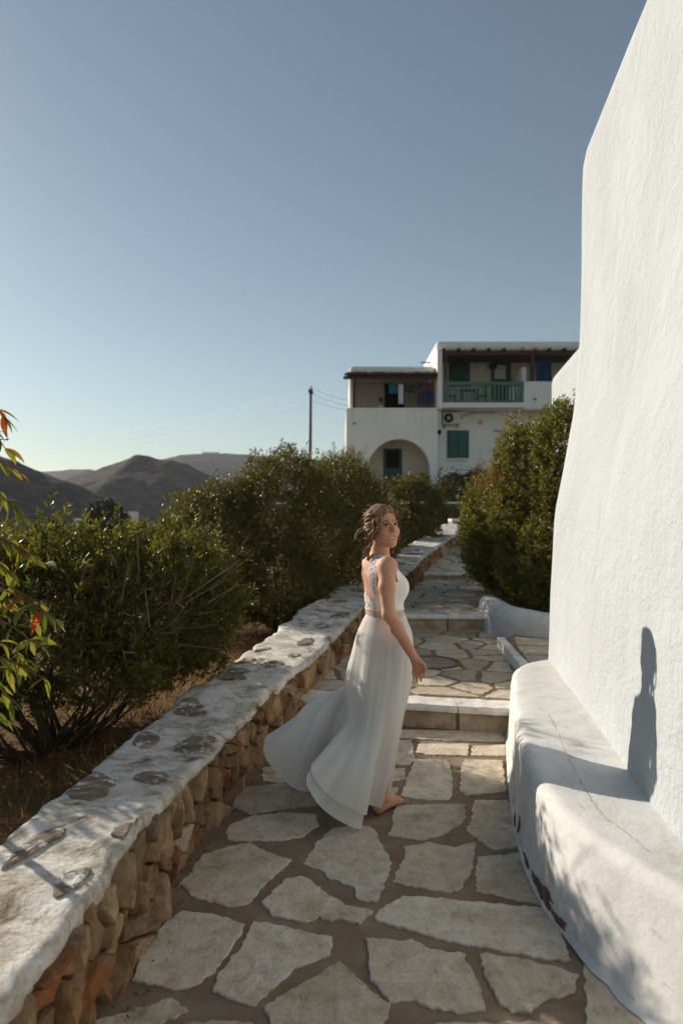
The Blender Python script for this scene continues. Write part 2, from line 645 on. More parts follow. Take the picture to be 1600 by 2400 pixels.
GZ = [(-60, -3), (-6, -0.2), (-2, -0.06), (4.5, -0.05), (5.6, 0.05), (8, 0.12), (13, 0.34), (17.5, 0.72), (20, 0.95), (24, 1.35), (25, 1.85), (30, 2.05), (40, 2.1), (60, 0.0), (100, -6), (300, -14), (9000, -14)]


def ground_z(x, y):
    x = np.asarray(x, float); y = np.asarray(y, float)
    z = interp(y, GZ)
    s = np.maximum(0, XL(np.clip(y, -6, 27)) - x - 0.7)
    z = z - np.minimum(16, 0.07 * s + 0.0025 * np.minimum(s, 40) ** 2)
    sr = np.maximum(0, x - XR(np.clip(y, -6, 27)) - 12)
    z = z - np.minimum(12, 0.05 * sr)
    z = np.maximum(z, -16 + 0 * z)
    far = np.clip((np.abs(x) + np.abs(y) - 15) / 60, 0, 1)
    p = np.stack([x.ravel() * 0.9, y.ravel() * 0.9, 0 * x.ravel()], 1)
    p2 = np.stack([x.ravel() * 0.03, y.ravel() * 0.03, 0 * x.ravel()], 1)
    side = np.clip(np.maximum(XL(np.clip(y, -6, 27)) - 0.6 - x, x - XR(np.clip(y, -6, 27)) - 0.3) / 0.6, 0, 1)
    z = z + 0.035 * vnoise(p, 3).reshape(x.shape) * side + 2.0 * far * vnoise(p2, 4).reshape(x.shape)
    return z


def axis(lo, hi, near, step, grow=1.22):
    a = list(np.arange(-near, near + 1e-6, step))
    s = step
    while a[-1] < hi:
        s *= grow
        a.append(a[-1] + s)
    s = step
    while a[0] > lo:
        s *= grow
        a.insert(0, a[0] - s)
    return np.array(a)


gx = axis(-7000, 7000, 9, 0.3)
gy = axis(-300, 9000, 13, 0.3) + 12
GX, GY = np.meshgrid(gx, gy)
GZZ = ground_z(GX, GY)
ground = add("ground", np.stack([GX.ravel(), GY.ravel(), GZZ.ravel()], 1), grid_faces(len(gx), len(gy)), M["soil"], smooth=True)
tag(ground, "dry brown soil and scrub ground falling away from the path", "ground", kind="structure")


def hill(name, label, D, prof, W, base, seed, amp):
    xs = np.array([(p[0] - 800) / F * D for p in prof])
    zs = np.array([1.65 + (1200 - p[1]) / F * D for p in prof])
    nu, nv = 220, 50
    U = np.linspace(xs[0], xs[-1], nu)
    Zr = np.interp(U, xs, zs)
    V = np.linspace(-1, 1, nv)
    UU, VV = np.meshgrid(U, V)
    ZR = np.tile(Zr, (nv, 1))
    sh = np.clip(1 - np.abs(VV) ** 1.25, 0, 1)
    Y = D + VV * W
    # keep the ridge's silhouette: slopes in front stay under the line of sight of the ridge
    Z = base + (ZR - base) * sh
    p = np.stack([UU.ravel() / (D * 0.12), Y.ravel() / (D * 0.12), 0 * Y.ravel()], 1)
    nz = fbm(p, 4, seed).reshape(UU.shape)
    Z = Z + nz * amp * D * np.abs(VV) * (1 - np.abs(VV)) * 2 + 0.0022 * D * fbm(p * 9, 3, seed + 5).reshape(UU.shape)
    o = add(name, np.stack([UU.ravel(), Y.ravel(), Z.ravel()], 1), grid_faces(nu, nv), M["hillside"], smooth=True)
    tag(o, label, "hill", kind="structure")
    return o


hill("hill", "dark scrub hillside descending from the frame edge beyond the bushes", 260, [(-2600, 1150), (-1500, 1010), (-800, 960), (-300, 1000), (0, 1067), (38, 1079), (77, 1098), (115, 1113), (153, 1125), (191, 1140), (230, 1160), (268, 1183), (320, 1215), (420, 1260)], 110, -16, 1, 0.03)
hill("hill", "bare brown hill with a rocky knob on its crest", 430, [(-200, 1260), (0, 1190), (100, 1150), (168, 1120), (230, 1099), (268, 1086), (306, 1074), (318, 1066), (327, 1064), (344, 1067), (375, 1075), (402, 1077), (440, 1087), (478, 1107), (600, 1150), (750, 1190), (900, 1240)], 120, -16, 2, 0.035)
hill("hill", "long grey far ridge with a mast on its crest", 1100, [(100, 1210), (250, 1130), (340, 1092), (402, 1073), (429, 1065), (478, 1063), (536, 1063), (700, 1070), (900, 1100), (1100, 1120), (1500, 1110), (2000, 1150), (2400, 1200)], 330, -16, 3, 0.025)
hill("hill", "pale grey hill farthest away in the saddle", 1500, [(-600, 1150), (-300, 1110), (0, 1120), (60, 1112), (111, 1105), (134, 1103), (172, 1099), (210, 1099), (300, 1120), (420, 1160), (600, 1205)], 380, -16, 4, 0.025)

# ------------------------------------------------------------------ polygons and stones
def clip_half(poly, n, c):
    """keep the side n.p <= c"""
    out = []
    L = len(poly)
    for i in range(L):
        a = poly[i]; b = poly[(i + 1) % L]
        da = n[0] * a[0] + n[1] * a[1] - c
        db = n[0] * b[0] + n[1] * b[1] - c
        if da <= 0:
            out.append(a)
        if (da < 0 and db > 0) or (da > 0 and db < 0):
            t = da / (da - db)
            out.append((a[0] + (b[0] - a[0]) * t, a[1] + (b[1] - a[1]) * t))
    return out


def area(poly):
    return 0.5 * sum(poly[i][0] * poly[(i + 1) % len(poly)][1] - poly[(i + 1) % len(poly)][0] * poly[i][1] for i in range(len(poly)))


def ccw(poly):
    return poly if area(poly) > 0 else poly[::-1]


def voronoi(seeds, bound, gap, R):
    """cells of the seeds inside the convex polygon bound, each shrunk by half the gap"""
    bound = ccw(bound)
    cells = []
    S = np.array(seeds)
    for i, s in enumerate(seeds):
        poly = list(bound)
        d2 = ((S - S[i]) ** 2).sum(1)
        for j in np.argsort(d2)[1:]:
            if d2[j] > R * R:
                break
            d = math.sqrt(d2[j])
            n = ((S[j][0] - s[0]) / d, (S[j][1] - s[1]) / d)
            c = n[0] * s[0] + n[1] * s[1] + d / 2 - gap / 2
            poly = clip_half(poly, n, c)
            if len(poly) < 3:
                break
        if len(poly) >= 3:
            # shrink from the outer bound too
            L = len(bound)
            for k in range(L):
                a = bound[k]; b = bound[(k + 1) % L]
                ex, ey = b[0] - a[0], b[1] - a[1]
                l = math.hypot(ex, ey)
                n = (ey / l, -ex / l)
                poly = clip_half(poly, n, n[0] * a[0] + n[1] * a[1] - gap / 2)
                if len(poly) < 3:
                    break
        if len(poly) >= 3 and abs(area(poly)) > 0.0008:
            cells.append((poly, s))
    return cells


def seeds_in(x0, x1, y0, y1, sx, sy, rng, jit=0.42):
    out = []
    row = 0
    y = y0 + sy / 2
    while y < y1:
        x = x0 + sx / 2 + (sx / 2 if row % 2 else 0) - sx / 2
        while x < x1 + sx / 2:
            out.append((x + rng.uniform(-jit, jit) * sx, y + rng.uniform(-jit, jit) * sy))
            x += sx
        y += sy
        row += 1
    return out


def roughen(poly, seg, amp, rng):
    poly = ccw(poly)
    out = []
    L = len(poly)
    for i in range(L):
        a = poly[i]; b = poly[(i + 1) % L]
        l = math.hypot(b[0] - a[0], b[1] - a[1])
        if l < 1e-5:
            continue
        n = max(1, int(round(l / seg)))
        nx, ny = (b[1] - a[1]) / l, -(b[0] - a[0]) / l
        for k in range(n):
            t = k / n
            o = rng.uniform(-amp, amp) if k else rng.uniform(-amp, amp) * 0.4
            out.append((a[0] + (b[0] - a[0]) * t + nx * o, a[1] + (b[1] - a[1]) * t + ny * o))
    return out


def slab_vf(poly, zf, h, rng, seg=0.05, amp=0.006, bev=0.006, tilt=0.003):
    p = roughen(poly, seg, amp, rng)
    n = len(p)
    cx = sum(q[0] for q in p) / n; cy = sum(q[1] for q in p) / n
    tx, ty = rng.uniform(-tilt, tilt), rng.uniform(-tilt, tilt)
    vs = []
    for (dz, ins) in ((-0.02, 0.0), (h * 0.6, 0.0), (h, bev)):
        for q in p:
            l = math.hypot(q[0] - cx, q[1] - cy) + 1e-6
            k = max(0.2, (l - ins) / l)
            x = cx + (q[0] - cx) * k; y = cy + (q[1] - cy) * k
            vs.append((x, y, float(zf(x, y)) + dz + (tx * (x - cx) + ty * (y - cy) if dz > 0 else 0)))
    fs = []
    for r in (0, 1):
        for k in range(n):
            k2 = (k + 1) % n
            fs.append((r * n + k, r * n + k2, (r + 1) * n + k2, (r + 1) * n + k))
    fs.append(tuple(2 * n + k for k in range(n)))
    return vs, fs


def rock_vf(poly, place, p, rng, gap_in=0.72):
    """a rubble stone on a wall face: poly in face coordinates, place(u, v, out) -> point"""
    poly = roughen(poly, 0.03, 0.006, rng)
    n = len(poly)
    sv_ = rng.randrange(1000)
    cu = sum(q[0] for q in poly) / n; cv = sum(q[1] for q in poly) / n
    vs = []
    tilt = rng.uniform(-0.25, 0.25)
    tu, tw = rng.uniform(-0.35, 0.35), rng.uniform(-0.3, 0.3)
    for (k, o) in ((1.0, -0.03), (1.0, p * 0.62), (0.93, p * 0.93), (0.5, p)):
        for q in poly:
            j = rng.uniform(-0.10, 0.10) * p + (tu * (q[0] - cu) + tw * (q[1] - cv)) * k if o > 0 else 0
            du, dv = (q[0] - cu) * k, (q[1] - cv) * k
            vs.append(place(cu + du, cv + dv, o + j + 0))
    vs.append(place(cu, cv, p * rng.uniform(0.95, 1.12)))
    fs = []
    for r in range(3):
        for k in range(n):
            k2 = (k + 1) % n
            fs.append((r * n + k, r * n + k2, (r + 1) * n + k2, (r + 1) * n + k))
    for k in range(n):
        fs.append((3 * n + k, 3 * n + (k + 1) % n, 4 * n))
    return vs, fs


# ------------------------------------------------------------------ the path: mortar bed with treads and risers
STEPS = [(0.46, 5.24, 0.2), (1.10, 8.50, 0.05), (2.15, 13.0, 0.0), (3.55, 17.7, 0.0)]
TREADS = [lambda y: 0.0 * y, lambda y: 0.178 + 0 * y, lambda y: 0.36 + 0 * y, lambda y: interp(y, [(13, 0.48), (17.7, 0.84)]), lambda y: interp(y, [(17.7, 0.94), (20, 1.12), (23, 1.45), (25, 1.98)])]


def on_line(i, t):
    if i < 0:
        y = -12.0  # unseen end behind the viewer, lengthened to add bounced sunlight
    elif i >= len(STEPS):
        y = 25.0
    else:
        xc, y0, m = STEPS[i]
        y = y0
        for _ in range(6):
            x = XL(y) - 0.06 + (XR(y) - XL(y) + 0.12) * t
            y = y0 - m * (x - xc)
    return y


vs, fs = [], []
NC = 9
prev_top = None
for i in range(5):
    rows = [14, 7, 8, 8, 8][i]
    rowidx = []
    for r in range(rows):
        idx = []
        for c_ in range(NC):
            t_ = c_ / (NC - 1)
            ya = on_line(i - 1, t_); yb = on_line(i, t_)
            y = ya + (yb - ya) * r / (rows - 1)
            x = XL(y) - 0.06 + (XR(y) - XL(y) + 0.12) * t_
            idx.append(len(vs))
            vs.append((float(x), float(y), float(TREADS[i](y)) + (0.0 if i else 0.0)))
        rowidx.append(idx)
    for r in range(rows - 1):
        for c_ in range(NC - 1):
            fs.append((rowidx[r][c_], rowidx[r][c_ + 1], rowidx[r + 1][c_ + 1], rowidx[r + 1][c_]))
    if prev_top is not None:
        for c_ in range(NC - 1):
            fs.append((prev_top[c_], prev_top[c_ + 1], rowidx[0][c_ + 1], rowidx[0][c_]))
    prev_top = rowidx[-1]
path = add("path", vs, fs, M["mortar"])
tag(path, "stepped path of pale crazy paving set in brown mortar", "path", kind="structure")

rng = random.Random(11)
R5 = lambda pts: [(600 + x / 1.568, 1600 + y / 1.568) for x, y in pts]
R4 = lambda pts: [(x / 1.96, 1400 + y / 1.96) for x, y in pts]
traced = [R5(p) for p in [
    [(530, 165), (640, 158), (780, 168), (912, 185), (915, 212), (760, 210), (600, 205), (525, 198)],
    [(505, 212), (570, 207), (583, 280), (565, 297), (505, 298), (470, 290), (475, 220)],
    [(597, 222), (780, 222), (775, 265), (640, 262), (588, 255)],
    [(795, 228), (918, 225), (918, 265), (790, 265)],
    [(590, 275), (700, 280), (713, 300), (720, 385), (712, 425), (640, 428), (530, 412), (560, 330), (578, 285)],
    [(765, 280), (905, 283), (918, 398), (775, 410), (748, 395), (752, 310)],
    [(470, 312), (545, 310), (548, 350), (498, 358), (460, 350)],
    [(470, 380), (520, 378), (512, 405), (483, 415), (450, 405)],
    [(510, 447), (765, 443), (772, 495), (755, 515), (715, 535), (690, 555), (600, 575), (525, 562), (482, 555), (500, 520), (498, 500)],
    [(800, 428), (925, 428), (955, 490), (970, 600), (870, 610), (768, 540), (790, 500)],
    [(375, 513), (430, 530), (460, 585), (500, 655), (465, 755), (440, 800), (370, 790), (360, 745), (260, 710), (240, 685), (170, 660), (215, 590), (280, 530)],
    [(540, 595), (640, 580), (730, 600), (805, 582), (790, 690), (770, 720), (745, 765), (660, 760), (500, 725), (525, 670), (545, 640)],
    [(810, 635), (970, 620), (990, 650), (1030, 745), (1050, 810), (920, 785), (805, 758)],
    [(535, 780), (700, 790), (1050, 825), (1110, 880), (1140, 960), (1155, 1015), (1060, 1010), (800, 960), (700, 945), (640, 925), (500, 885), (435, 865), (450, 830), (500, 800)],
    [(160, 705), (190, 715), (265, 775), (330, 815), (430, 835), (380, 882), (310, 865), (275, 870), (230, 855), (185, 875), (60, 850), (20, 800), (70, 750), (110, 715)],
    [(400, 935), (470, 935), (520, 945), (570, 935), (640, 975), (770, 990), (765, 1010), (800, 1060), (830, 1150), (842, 1195), (760, 1205), (640, 1190), (580, 1160), (490, 1168), (420, 1090), (412, 1010)],
    [(820, 992), (950, 1005), (1100, 1040), (1187, 1070), (1170, 1130), (1060, 1160), (1010, 1210), (940, 1205), (900, 1180), (860, 1110), (835, 1060)],
    [(1230, 985), (1265, 1015), (1280, 1050), (1380, 1130), (1410, 1180), (1450, 1254), (1470, 1300), (1205, 1300), (1210, 1150), (1205, 1040)],
    [(305, 1012), (400, 1100), (492, 1175), (470, 1254), (450, 1300), (80, 1300), (25, 1185), (130, 1120), (240, 1060)],
    [(620, 1250), (800, 1240), (1110, 1240), (1130, 1310), (640, 1310)]]]
traced += [R4(p) for p in [
    [(1150, 1118), (1220, 1160), (1340, 1200), (1310, 1230), (1220, 1310), (1140, 1400), (1070, 1415), (980, 1390), (900, 1375), (820, 1310), (870, 1260), (930, 1175), (1010, 1150)],
    [(840, 1430), (1000, 1450), (1125, 1490), (1100, 1550), (1040, 1640), (990, 1710), (900, 1770), (800, 1795), (605, 1750), (640, 1650), (700, 1560), (760, 1490)],
    [(1165, 1480), (1260, 1495), (1525, 1550), (1530, 1590), (1510, 1640), (1350, 1695), (1290, 1750), (1170, 1865), (1100, 1850), (975, 1800), (990, 1740), (1050, 1660), (1100, 1610)],
    [(1130, 870), (1300, 850), (1400, 870), (1450, 930), (1460, 950), (1280, 970), (1140, 990), (1070, 960), (1080, 910)],
    [(1055, 1040), (1150, 1000), (1300, 985), (1450, 990), (1465, 1040), (1400, 1090), (1270, 1110), (1060, 1110), (1030, 1080)],
    [(790, 1830), (820, 1845), (865, 1890), (700, 1960), (640, 2050), (400, 2050), (420, 1940), (600, 1890)],
    [(850, 1950), (1000, 1935), (1150, 1940), (1190, 1965), (1180, 2060), (800, 2060)],
    [(1200, 780), (1320, 765), (1370, 840), (1260, 845), (1205, 835)],
    [(1420, 760), (1640, 740), (1660, 830), (1480, 850)],
    [(1330, 680), (1480, 650), (1640, 640), (1640, 720), (1420, 740)]]]
flat = lambda x, y: 0.0
for poly in traced:
    wp = [unp(px, py, 0.012)[:2] for px, py in poly]
    v, f = slab_vf(wp, flat, rng.uniform(0.006, 0.011), rng, seg=0.022, amp=0.0075, bev=0.004, tilt=0.006)
    add("paving_stone", v, f, M["paving"], path)

# towards and behind the viewer, and the upper treads: free crazy paving
def pave(bound, sx, sy, gap, zf, keep=lambda p: True, h=0.009, mat="paving", parent=None, seg=0.06):
    xs = [p[0] for p in bound]; ys = [p[1] for p in bound]
    sd_ = [s for s in seeds_in(min(xs), max(xs), min(ys), max(ys), sx, sy, rng)]
    for poly, s in voronoi(sd_, bound, gap, 3 * max(sx, sy)):
        if keep(s) and abs(area(poly)) > 0.012:
            v, f = slab_vf(poly, zf, h, rng, seg=seg * 0.6, amp=0.010, bev=0.005)
            add("paving_stone", v, f, M[mat], parent or path)


pave([(-0.85, -1.5), (1.9, -1.5), (1.2, 2.1), (-0.8, 2.1)], 0.50, 0.46, 0.055, flat, keep=lambda s: s[1] < 1.95)


def tread_quad(i, a, b, inset=0.0):
    def pt(fr, t_):
        ya = on_line(i - 1, t_); yb = on_line(i, t_)
        y = ya + (yb - ya) * fr
        x = XL(y) + (XR(y) - XL(y)) * t_
        return (float(x), float(y))
    return [pt(a, 0.0), pt(a, 1.0), pt(b, 1.0), pt(b, 0.0)]


for i, bands, sx, sy in ((1, [(0.075, 1.0)], 0.42, 0.34), (2, [(0.06, 0.5), (0.5, 1.0)], 0.48, 0.38), (3, [(0.05, 0.5), (0.5, 1.0)], 0.6, 0.55), (4, [(0.04, 0.35), (0.35, 0.75)], 0.75, 0.75)):
    for a, b in bands:
        pave(tread_quad(i, a, b), sx, sy, 0.05, (lambda x, y, i=i: TREADS[i](y)))

# step edges: a whitewashed lip slab on two or three long riser stones
for i, (xc, y0, m) in enumerate(STEPS):
    zl = float(TREADS[i](y0)); zh = float(TREADS[i + 1](y0))
    cuts = [0.0, 0.37, 0.70, 1.0] if i % 2 == 0 else [0.0, 0.28, 0.62, 1.0]
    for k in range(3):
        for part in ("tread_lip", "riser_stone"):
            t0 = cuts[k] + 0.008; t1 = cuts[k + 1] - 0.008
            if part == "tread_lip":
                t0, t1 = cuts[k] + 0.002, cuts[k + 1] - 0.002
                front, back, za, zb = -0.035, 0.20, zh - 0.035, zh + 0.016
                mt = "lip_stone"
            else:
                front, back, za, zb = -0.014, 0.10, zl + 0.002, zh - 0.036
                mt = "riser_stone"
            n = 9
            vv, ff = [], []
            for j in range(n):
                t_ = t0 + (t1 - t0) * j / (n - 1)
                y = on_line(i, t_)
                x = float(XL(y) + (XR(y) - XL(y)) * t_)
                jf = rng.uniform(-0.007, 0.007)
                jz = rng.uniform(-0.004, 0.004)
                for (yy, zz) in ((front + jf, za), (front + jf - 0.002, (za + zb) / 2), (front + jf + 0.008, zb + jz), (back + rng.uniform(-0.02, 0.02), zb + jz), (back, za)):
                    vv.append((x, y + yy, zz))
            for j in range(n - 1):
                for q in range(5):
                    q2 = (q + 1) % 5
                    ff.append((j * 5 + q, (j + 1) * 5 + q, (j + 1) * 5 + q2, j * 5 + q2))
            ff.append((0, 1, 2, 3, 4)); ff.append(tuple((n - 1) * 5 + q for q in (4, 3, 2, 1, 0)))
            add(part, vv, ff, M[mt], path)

# round iron cover let into the second tread
mc = dep(1010, 1556, 6.62)
mcx, mcy = mc[0], 6.62
cov = thing("manhole_cover", "round rusty iron cover set flush into the paving behind the woman", "manhole cover", (mcx, mcy, 0.178))
def disc_vf(cx, cy, z0, z1, r, n=36, bev=0.004):
    vv, ff = [], []
    for (rr, z) in ((r, z0), (r, z1 - bev), (r - bev, z1)):
        for k in range(n):
            a = 2 * math.pi * k / n
            vv.append((cx + rr * math.cos(a), cy + rr * math.sin(a), z))
    for r_ in range(2):
        for k in range(n):
            k2 = (k + 1) % n
            ff.append((r_ * n + k, r_ * n + k2, (r_ + 1) * n + k2, (r_ + 1) * n + k))
    ff.append(tuple(2 * n + k for k in range(n)))
    return vv, ff
def ring_vf(cx, cy, z0, z1, r0, r1, n=36):
    vv, ff = [], []
    for (rr, z) in ((r1, z0), (r1, z1), (r0, z1), (r0, z0)):
        for k in range(n):
            a = 2 * math.pi * k / n
            vv.append((cx + rr * math.cos(a), cy + rr * math.sin(a), z))
    for r_ in range(3):
        for k in range(n):
            k2 = (k + 1) % n
            ff.append((r_ * n + k, r_ * n + k2, (r_ + 1) * n + k2, (r_ + 1) * n + k))
    return vv, ff
v, f = disc_vf(mcx, mcy, 0.17, 0.196, 0.235)
add("lid", v, f, M["cast_iron"], cov)
v, f = ring_vf(mcx, mcy, 0.17, 0.2, 0.245, 0.285)
add("rim", v, f, M["rust"], cov)
for k in range(5):
    w = math.sqrt(max(0.01, 0.22 ** 2 - (0.075 * (k - 2)) ** 2)) - 0.02
    box("rib", mcx - w, mcx + w, mcy + 0.075 * (k - 2) - 0.008, mcy + 0.075 * (k - 2) + 0.008, 0.190, 0.2015, M["cast_iron"], cov)

# ------------------------------------------------------------------ low parapet of rubble with a whitewashed cap
ZT = [(-6, 0.44), (1.6, 0.42), (2.1, 0.43), (2.6, 0.45), (3.1, 0.42), (3.6, 0.385), (4.35, 0.385), (4.5, 0.42), (4.75, 0.44), (4.9, 0.405), (5.3, 0.42), (6.2, 0.43), (7.9, 0.53), (9.5, 0.60), (11.6, 0.69), (14, 0.86), (17, 1.05), (19, 1.2), (20.3, 1.3)]
TH = [(-6, 0.44), (2.75, 0.42), (3.5, 0.46), (5, 0.55), (6.7, 0.60), (8, 0.64), (12, 0.66), (20, 0.7)]


def ztop(y): return interp(y, ZT)


def capz(x, y):
    x = np.asarray(x, float); y = np.asarray(y, float)
    p = np.stack([x.ravel(), y.ravel(), 0 * x.ravel()], 1)
    z = ztop(y.ravel()) + 0.020 * fbm(p * 2.1, 3, 21) + 0.012 * np.abs(fbm(p * 6, 2, 22)) + 0.006 * fbm(p * 18, 2, 23)
    return z.reshape(x.shape)


def floor_z(y):
    y = np.asarray(y, float)
    return np.where(y < 5.35, 0.0, np.where(y < 8.5, 0.178, np.where(y < 13, 0.36, np.where(y < 17.7, interp(y, [(13, 0.48), (17.7, 0.84)]), interp(y, [(17.7, 0.94), (20, 1.12), (23, 1.45)])))))


wall_root = thing("stone_wall", "low rubble parapet with a flaking whitewashed top winding up beside the path", "wall", (-0.85, 2.0, 0.0))
ys = np.concatenate([np.arange(-3.0, 8.0, 0.04), np.arange(8.0, 20.35, 0.1)])
rowsv = []
# core
cv, cf = [], []
for k, y in enumerate(ys[::5]):
    xi = float(XL(y)); xo = xi - float(interp(y, TH)); zt = float(ztop(y)) - 0.05; zb = float(ground_z(np.array([xo]), np.array([y]))[0]) - 0.25
    cv += [(xi - 0.015, y, zb), (xi - 0.015, y, zt), (xo + 0.03, y, zt), (xo - 0.03, y, zb)]
nr = len(cv) // 4
for k in range(nr - 1):
    for q in range(4):
        q2 = (q + 1) % 4
        cf.append((k * 4 + q, k * 4 + q2, (k + 1) * 4 + q2, (k + 1) * 4 + q))
cf += [(0, 3, 2, 1), tuple((nr - 1) * 4 + q for q in range(4))]
add("core", cv, cf, M["mortar"], wall_root)
# cap
NT_ = 22
cv = []
P = np.stack([0 * ys, ys * 3.1, 0 * ys], 1)
rag_i = 0.026 * fbm(P, 3, 31) + 0.012 * fbm(P * 5, 2, 32)
rag_o = 0.05 * fbm(P, 3, 33) + 0.02 * fbm(P * 5, 2, 34)
drop_i = 0.050 + 0.035 * fbm(P * 1.2, 3, 35)
for k, y in enumerate(ys):
    xi = float(XL(y)) + 0.016 + rag_i[k]
    xo = float(XL(y) - interp(y, TH)) - 0.02 + rag_o[k]
    ts = np.linspace(0, 1, NT_ - 4)
    xx = xi + (xo - xi) * ts
    zz = capz(xx, np.full_like(xx, y))
    e = np.minimum(ts, 1 - ts) * abs(xi - xo)
    zz = zz - 0.012 * np.clip(1 - e / 0.03, 0, 1) ** 2
    zf = float(floor_z(y))
    row = [(xi - 0.03, y, max(zf + 0.03, zz[0] - drop_i[k])), (xi + 0.006, y, max(zf + 0.04, zz[0] - drop_i[k] * 0.75))]
    row += [(float(a), y, float(b_)) for a, b_ in zip(xx, zz)]
    row += [(xo - 0.008, y, zz[-1] - 0.06), (xo + 0.03, y, zz[-1] - 0.14)]
    cv += row
cap = add("cap", cv, grid_faces(NT_, len(ys), flip=True), M["cap_whitewash"], wall_root, smooth=True)

# stones showing through the cap
cap_spots = [
    [(0, 1250), (60, 1180), (190, 1080), (310, 1055), (300, 1090), (150, 1180), (10, 1260)],
    [(240, 1330), (300, 1270), (430, 1240), (400, 1300), (300, 1375), (240, 1390)],
    [(495, 1090), (560, 1040), (740, 1005), (765, 1010), (735, 1060), (650, 1100), (540, 1110)],
    [(280, 920), (340, 860), (440, 790), (500, 830), (540, 850), (470, 945)],
    [(790, 700), (850, 650), (1000, 635), (985, 670), (935, 715), (830, 715)],
    [(780, 530), (840, 520), (970, 525), (940, 545), (830, 547)],
    [(930, 352), (1000, 340), (1130, 365), (1145, 380), (1050, 387)],
    [(1080, 305), (1130, 280), (1190, 285), (1120, 306)], [(1180, 317), (1250, 290), (1310, 300), (1260, 325)],
    [(1310, 276), (1330, 258), (1385, 255), (1360, 276)], [(1350, 222), (1390, 195), (1450, 190), (1420, 225)],
    [(1500, 97), (1550, 70), (1620, 68), (1570, 102)], [(1160, 247), (1200, 235), (1260, 230), (1190, 251)]]
extra = [(1.75, 0.75, 0.10), (3.15, 0.3, 0.08), (3.75, 0.85, 0.11), (4.35, 0.8, 0.10), (5.25, 0.8, 0.11), (7.0, 0.3, 0.11), (8.3, 0.5, 0.12), (9.2, 0.4, 0.16), (10.1, 0.7, 0.14), (11.0, 0.35, 0.18), (12.2, 0.55, 0.16), (13.4, 0.4, 0.2), (1.3, 0.5, 0.13), (0.6, 0.35, 0.15)]
polys = []
for poly in cap_spots:
    wp = []
    for px, py in R4(poly):
        z = 0.42
        for _ in range(5):
            p3 = unp(px, py, z)
            z = float(capz(np.array([p3[0]]), np.array([p3[1]]))[0]) if p3[1] < 20 else z
        wp.append(p3[:2])
    polys.append(wp)
for y, t_, r in extra:
    x0 = float(XL(y)) - t_ * float(interp(y, TH))
    r *= 1.35
    polys.append([(x0 + r * (0.35 + 0.75 * rng.random()) * math.cos(a), y + r * (0.5 + 0.9 * rng.random()) * math.sin(a)) for a in np.linspace(0, 2 * math.pi, 7)[:-1]])
for wp in polys:
    wp = ccw(wp)
    for _ in range(1):
        wp = [r_ for i_ in range(len(wp)) for r_ in ((wp[i_][0] * .75 + wp[(i_ + 1) % len(wp)][0] * .25, wp[i_][1] * .75 + wp[(i_ + 1) % len(wp)][1] * .25), (wp[i_][0] * .25 + wp[(i_ + 1) % len(wp)][0] * .75, wp[i_][1] * .25 + wp[(i_ + 1) % len(wp)][1] * .75))]
    q = roughen(wp, 0.03, 0.009, rng)
    # keep the stone on the cap
    q = [(min(max(p[0], float(XL(p[1]) - interp(p[1], TH)) + 0.015), float(XL(p[1])) - 0.005), p[1]) for p in q]
    n = len(q)
    cx = sum(p[0] for p in q) / n; cy = sum(p[1] for p in q) / n
    vv = []
    for k, dz in ((1.0, -0.014), (0.98, 0.003), (0.93, 0.008), (0.45, 0.010)):
        X = np.array([cx + (p[0] - cx) * k for p in q]); Y = np.array([cy + (p[1] - cy) * k for p in q])
        Z = capz(X, Y) + dz
        vv += list(zip(X, Y, Z))
    vv.append((cx, cy, float(capz(np.array([cx]), np.array([cy]))[0]) + 0.008))
    ff = []
    for r in range(3):
        for k in range(n):
            k2 = (k + 1) % n
            ff.append((r * n + k, r * n + k2, (r + 1) * n + k2, (r + 1) * n + k))
    for k in range(n):
        ff.append((3 * n + k, 3 * n + (k + 1) % n, 4 * n))
    add("cap_stone", vv, ff, M["cap_stone"], wall_root)

# rubble of the face towards the path
def face_place(u, v, o):
    return (float(XL(u)) + o, u, v)


for (y0, y1, su, sv, gap) in ((0.9, 3.0, 0.175, 0.075, 0.014), (3.0, 6.0, 0.16, 0.072, 0.012), (6.0, 9.0, 0.17, 0.09, 0.012), (9.0, 13.5, 0.24, 0.10, 0.014), (13.5, 20.0, 0.34, 0.12, 0.016)):
    n = int((y1 - y0) / 0.75)
    edges = np.linspace(y0, y1, n + 1)
    zmin = -0.05; zmax = 1.4
    sd_ = []
    for a, b in zip(edges[:-1], edges[1:]):
        za = float(floor_z((a + b) / 2)); zb = float(ztop((a + b) / 2)) - 0.06
        sd_ += [s for s in seeds_in(a, b, za, zb + sv * 0.4, su, sv, rng, 0.48) if rng.random() > 0.22]
    bound = [(y0, -0.2), (y1, -0.2), (y1, 1.6), (y0, 1.6)]
    for poly, s in voronoi(sd_, bound, gap, 4 * su):
        fz = float(floor_z(s[0])) - 0.01; tz = float(ztop(s[0])) - 0.045
        poly = clip_half(poly, (0, 1), tz)
        poly = clip_half(poly, (0, -1), -fz) if len(poly) >= 3 else poly
        if len(poly) < 3 or abs(area(poly)) < 0.0012:
            continue
        v, f = rock_vf(poly, face_place, rng.uniform(0.008, 0.07), rng)
        add("rubble_stone", v, f, M["rubble"], wall_root)

# ------------------------------------------------------------------ white building on the right, with its long masonry bench
def smooth_curve(pts, n):
    P = np.asarray(pts, float)
    t = np.linspace(0, len(P) - 1, n)
    return crom(P, t)


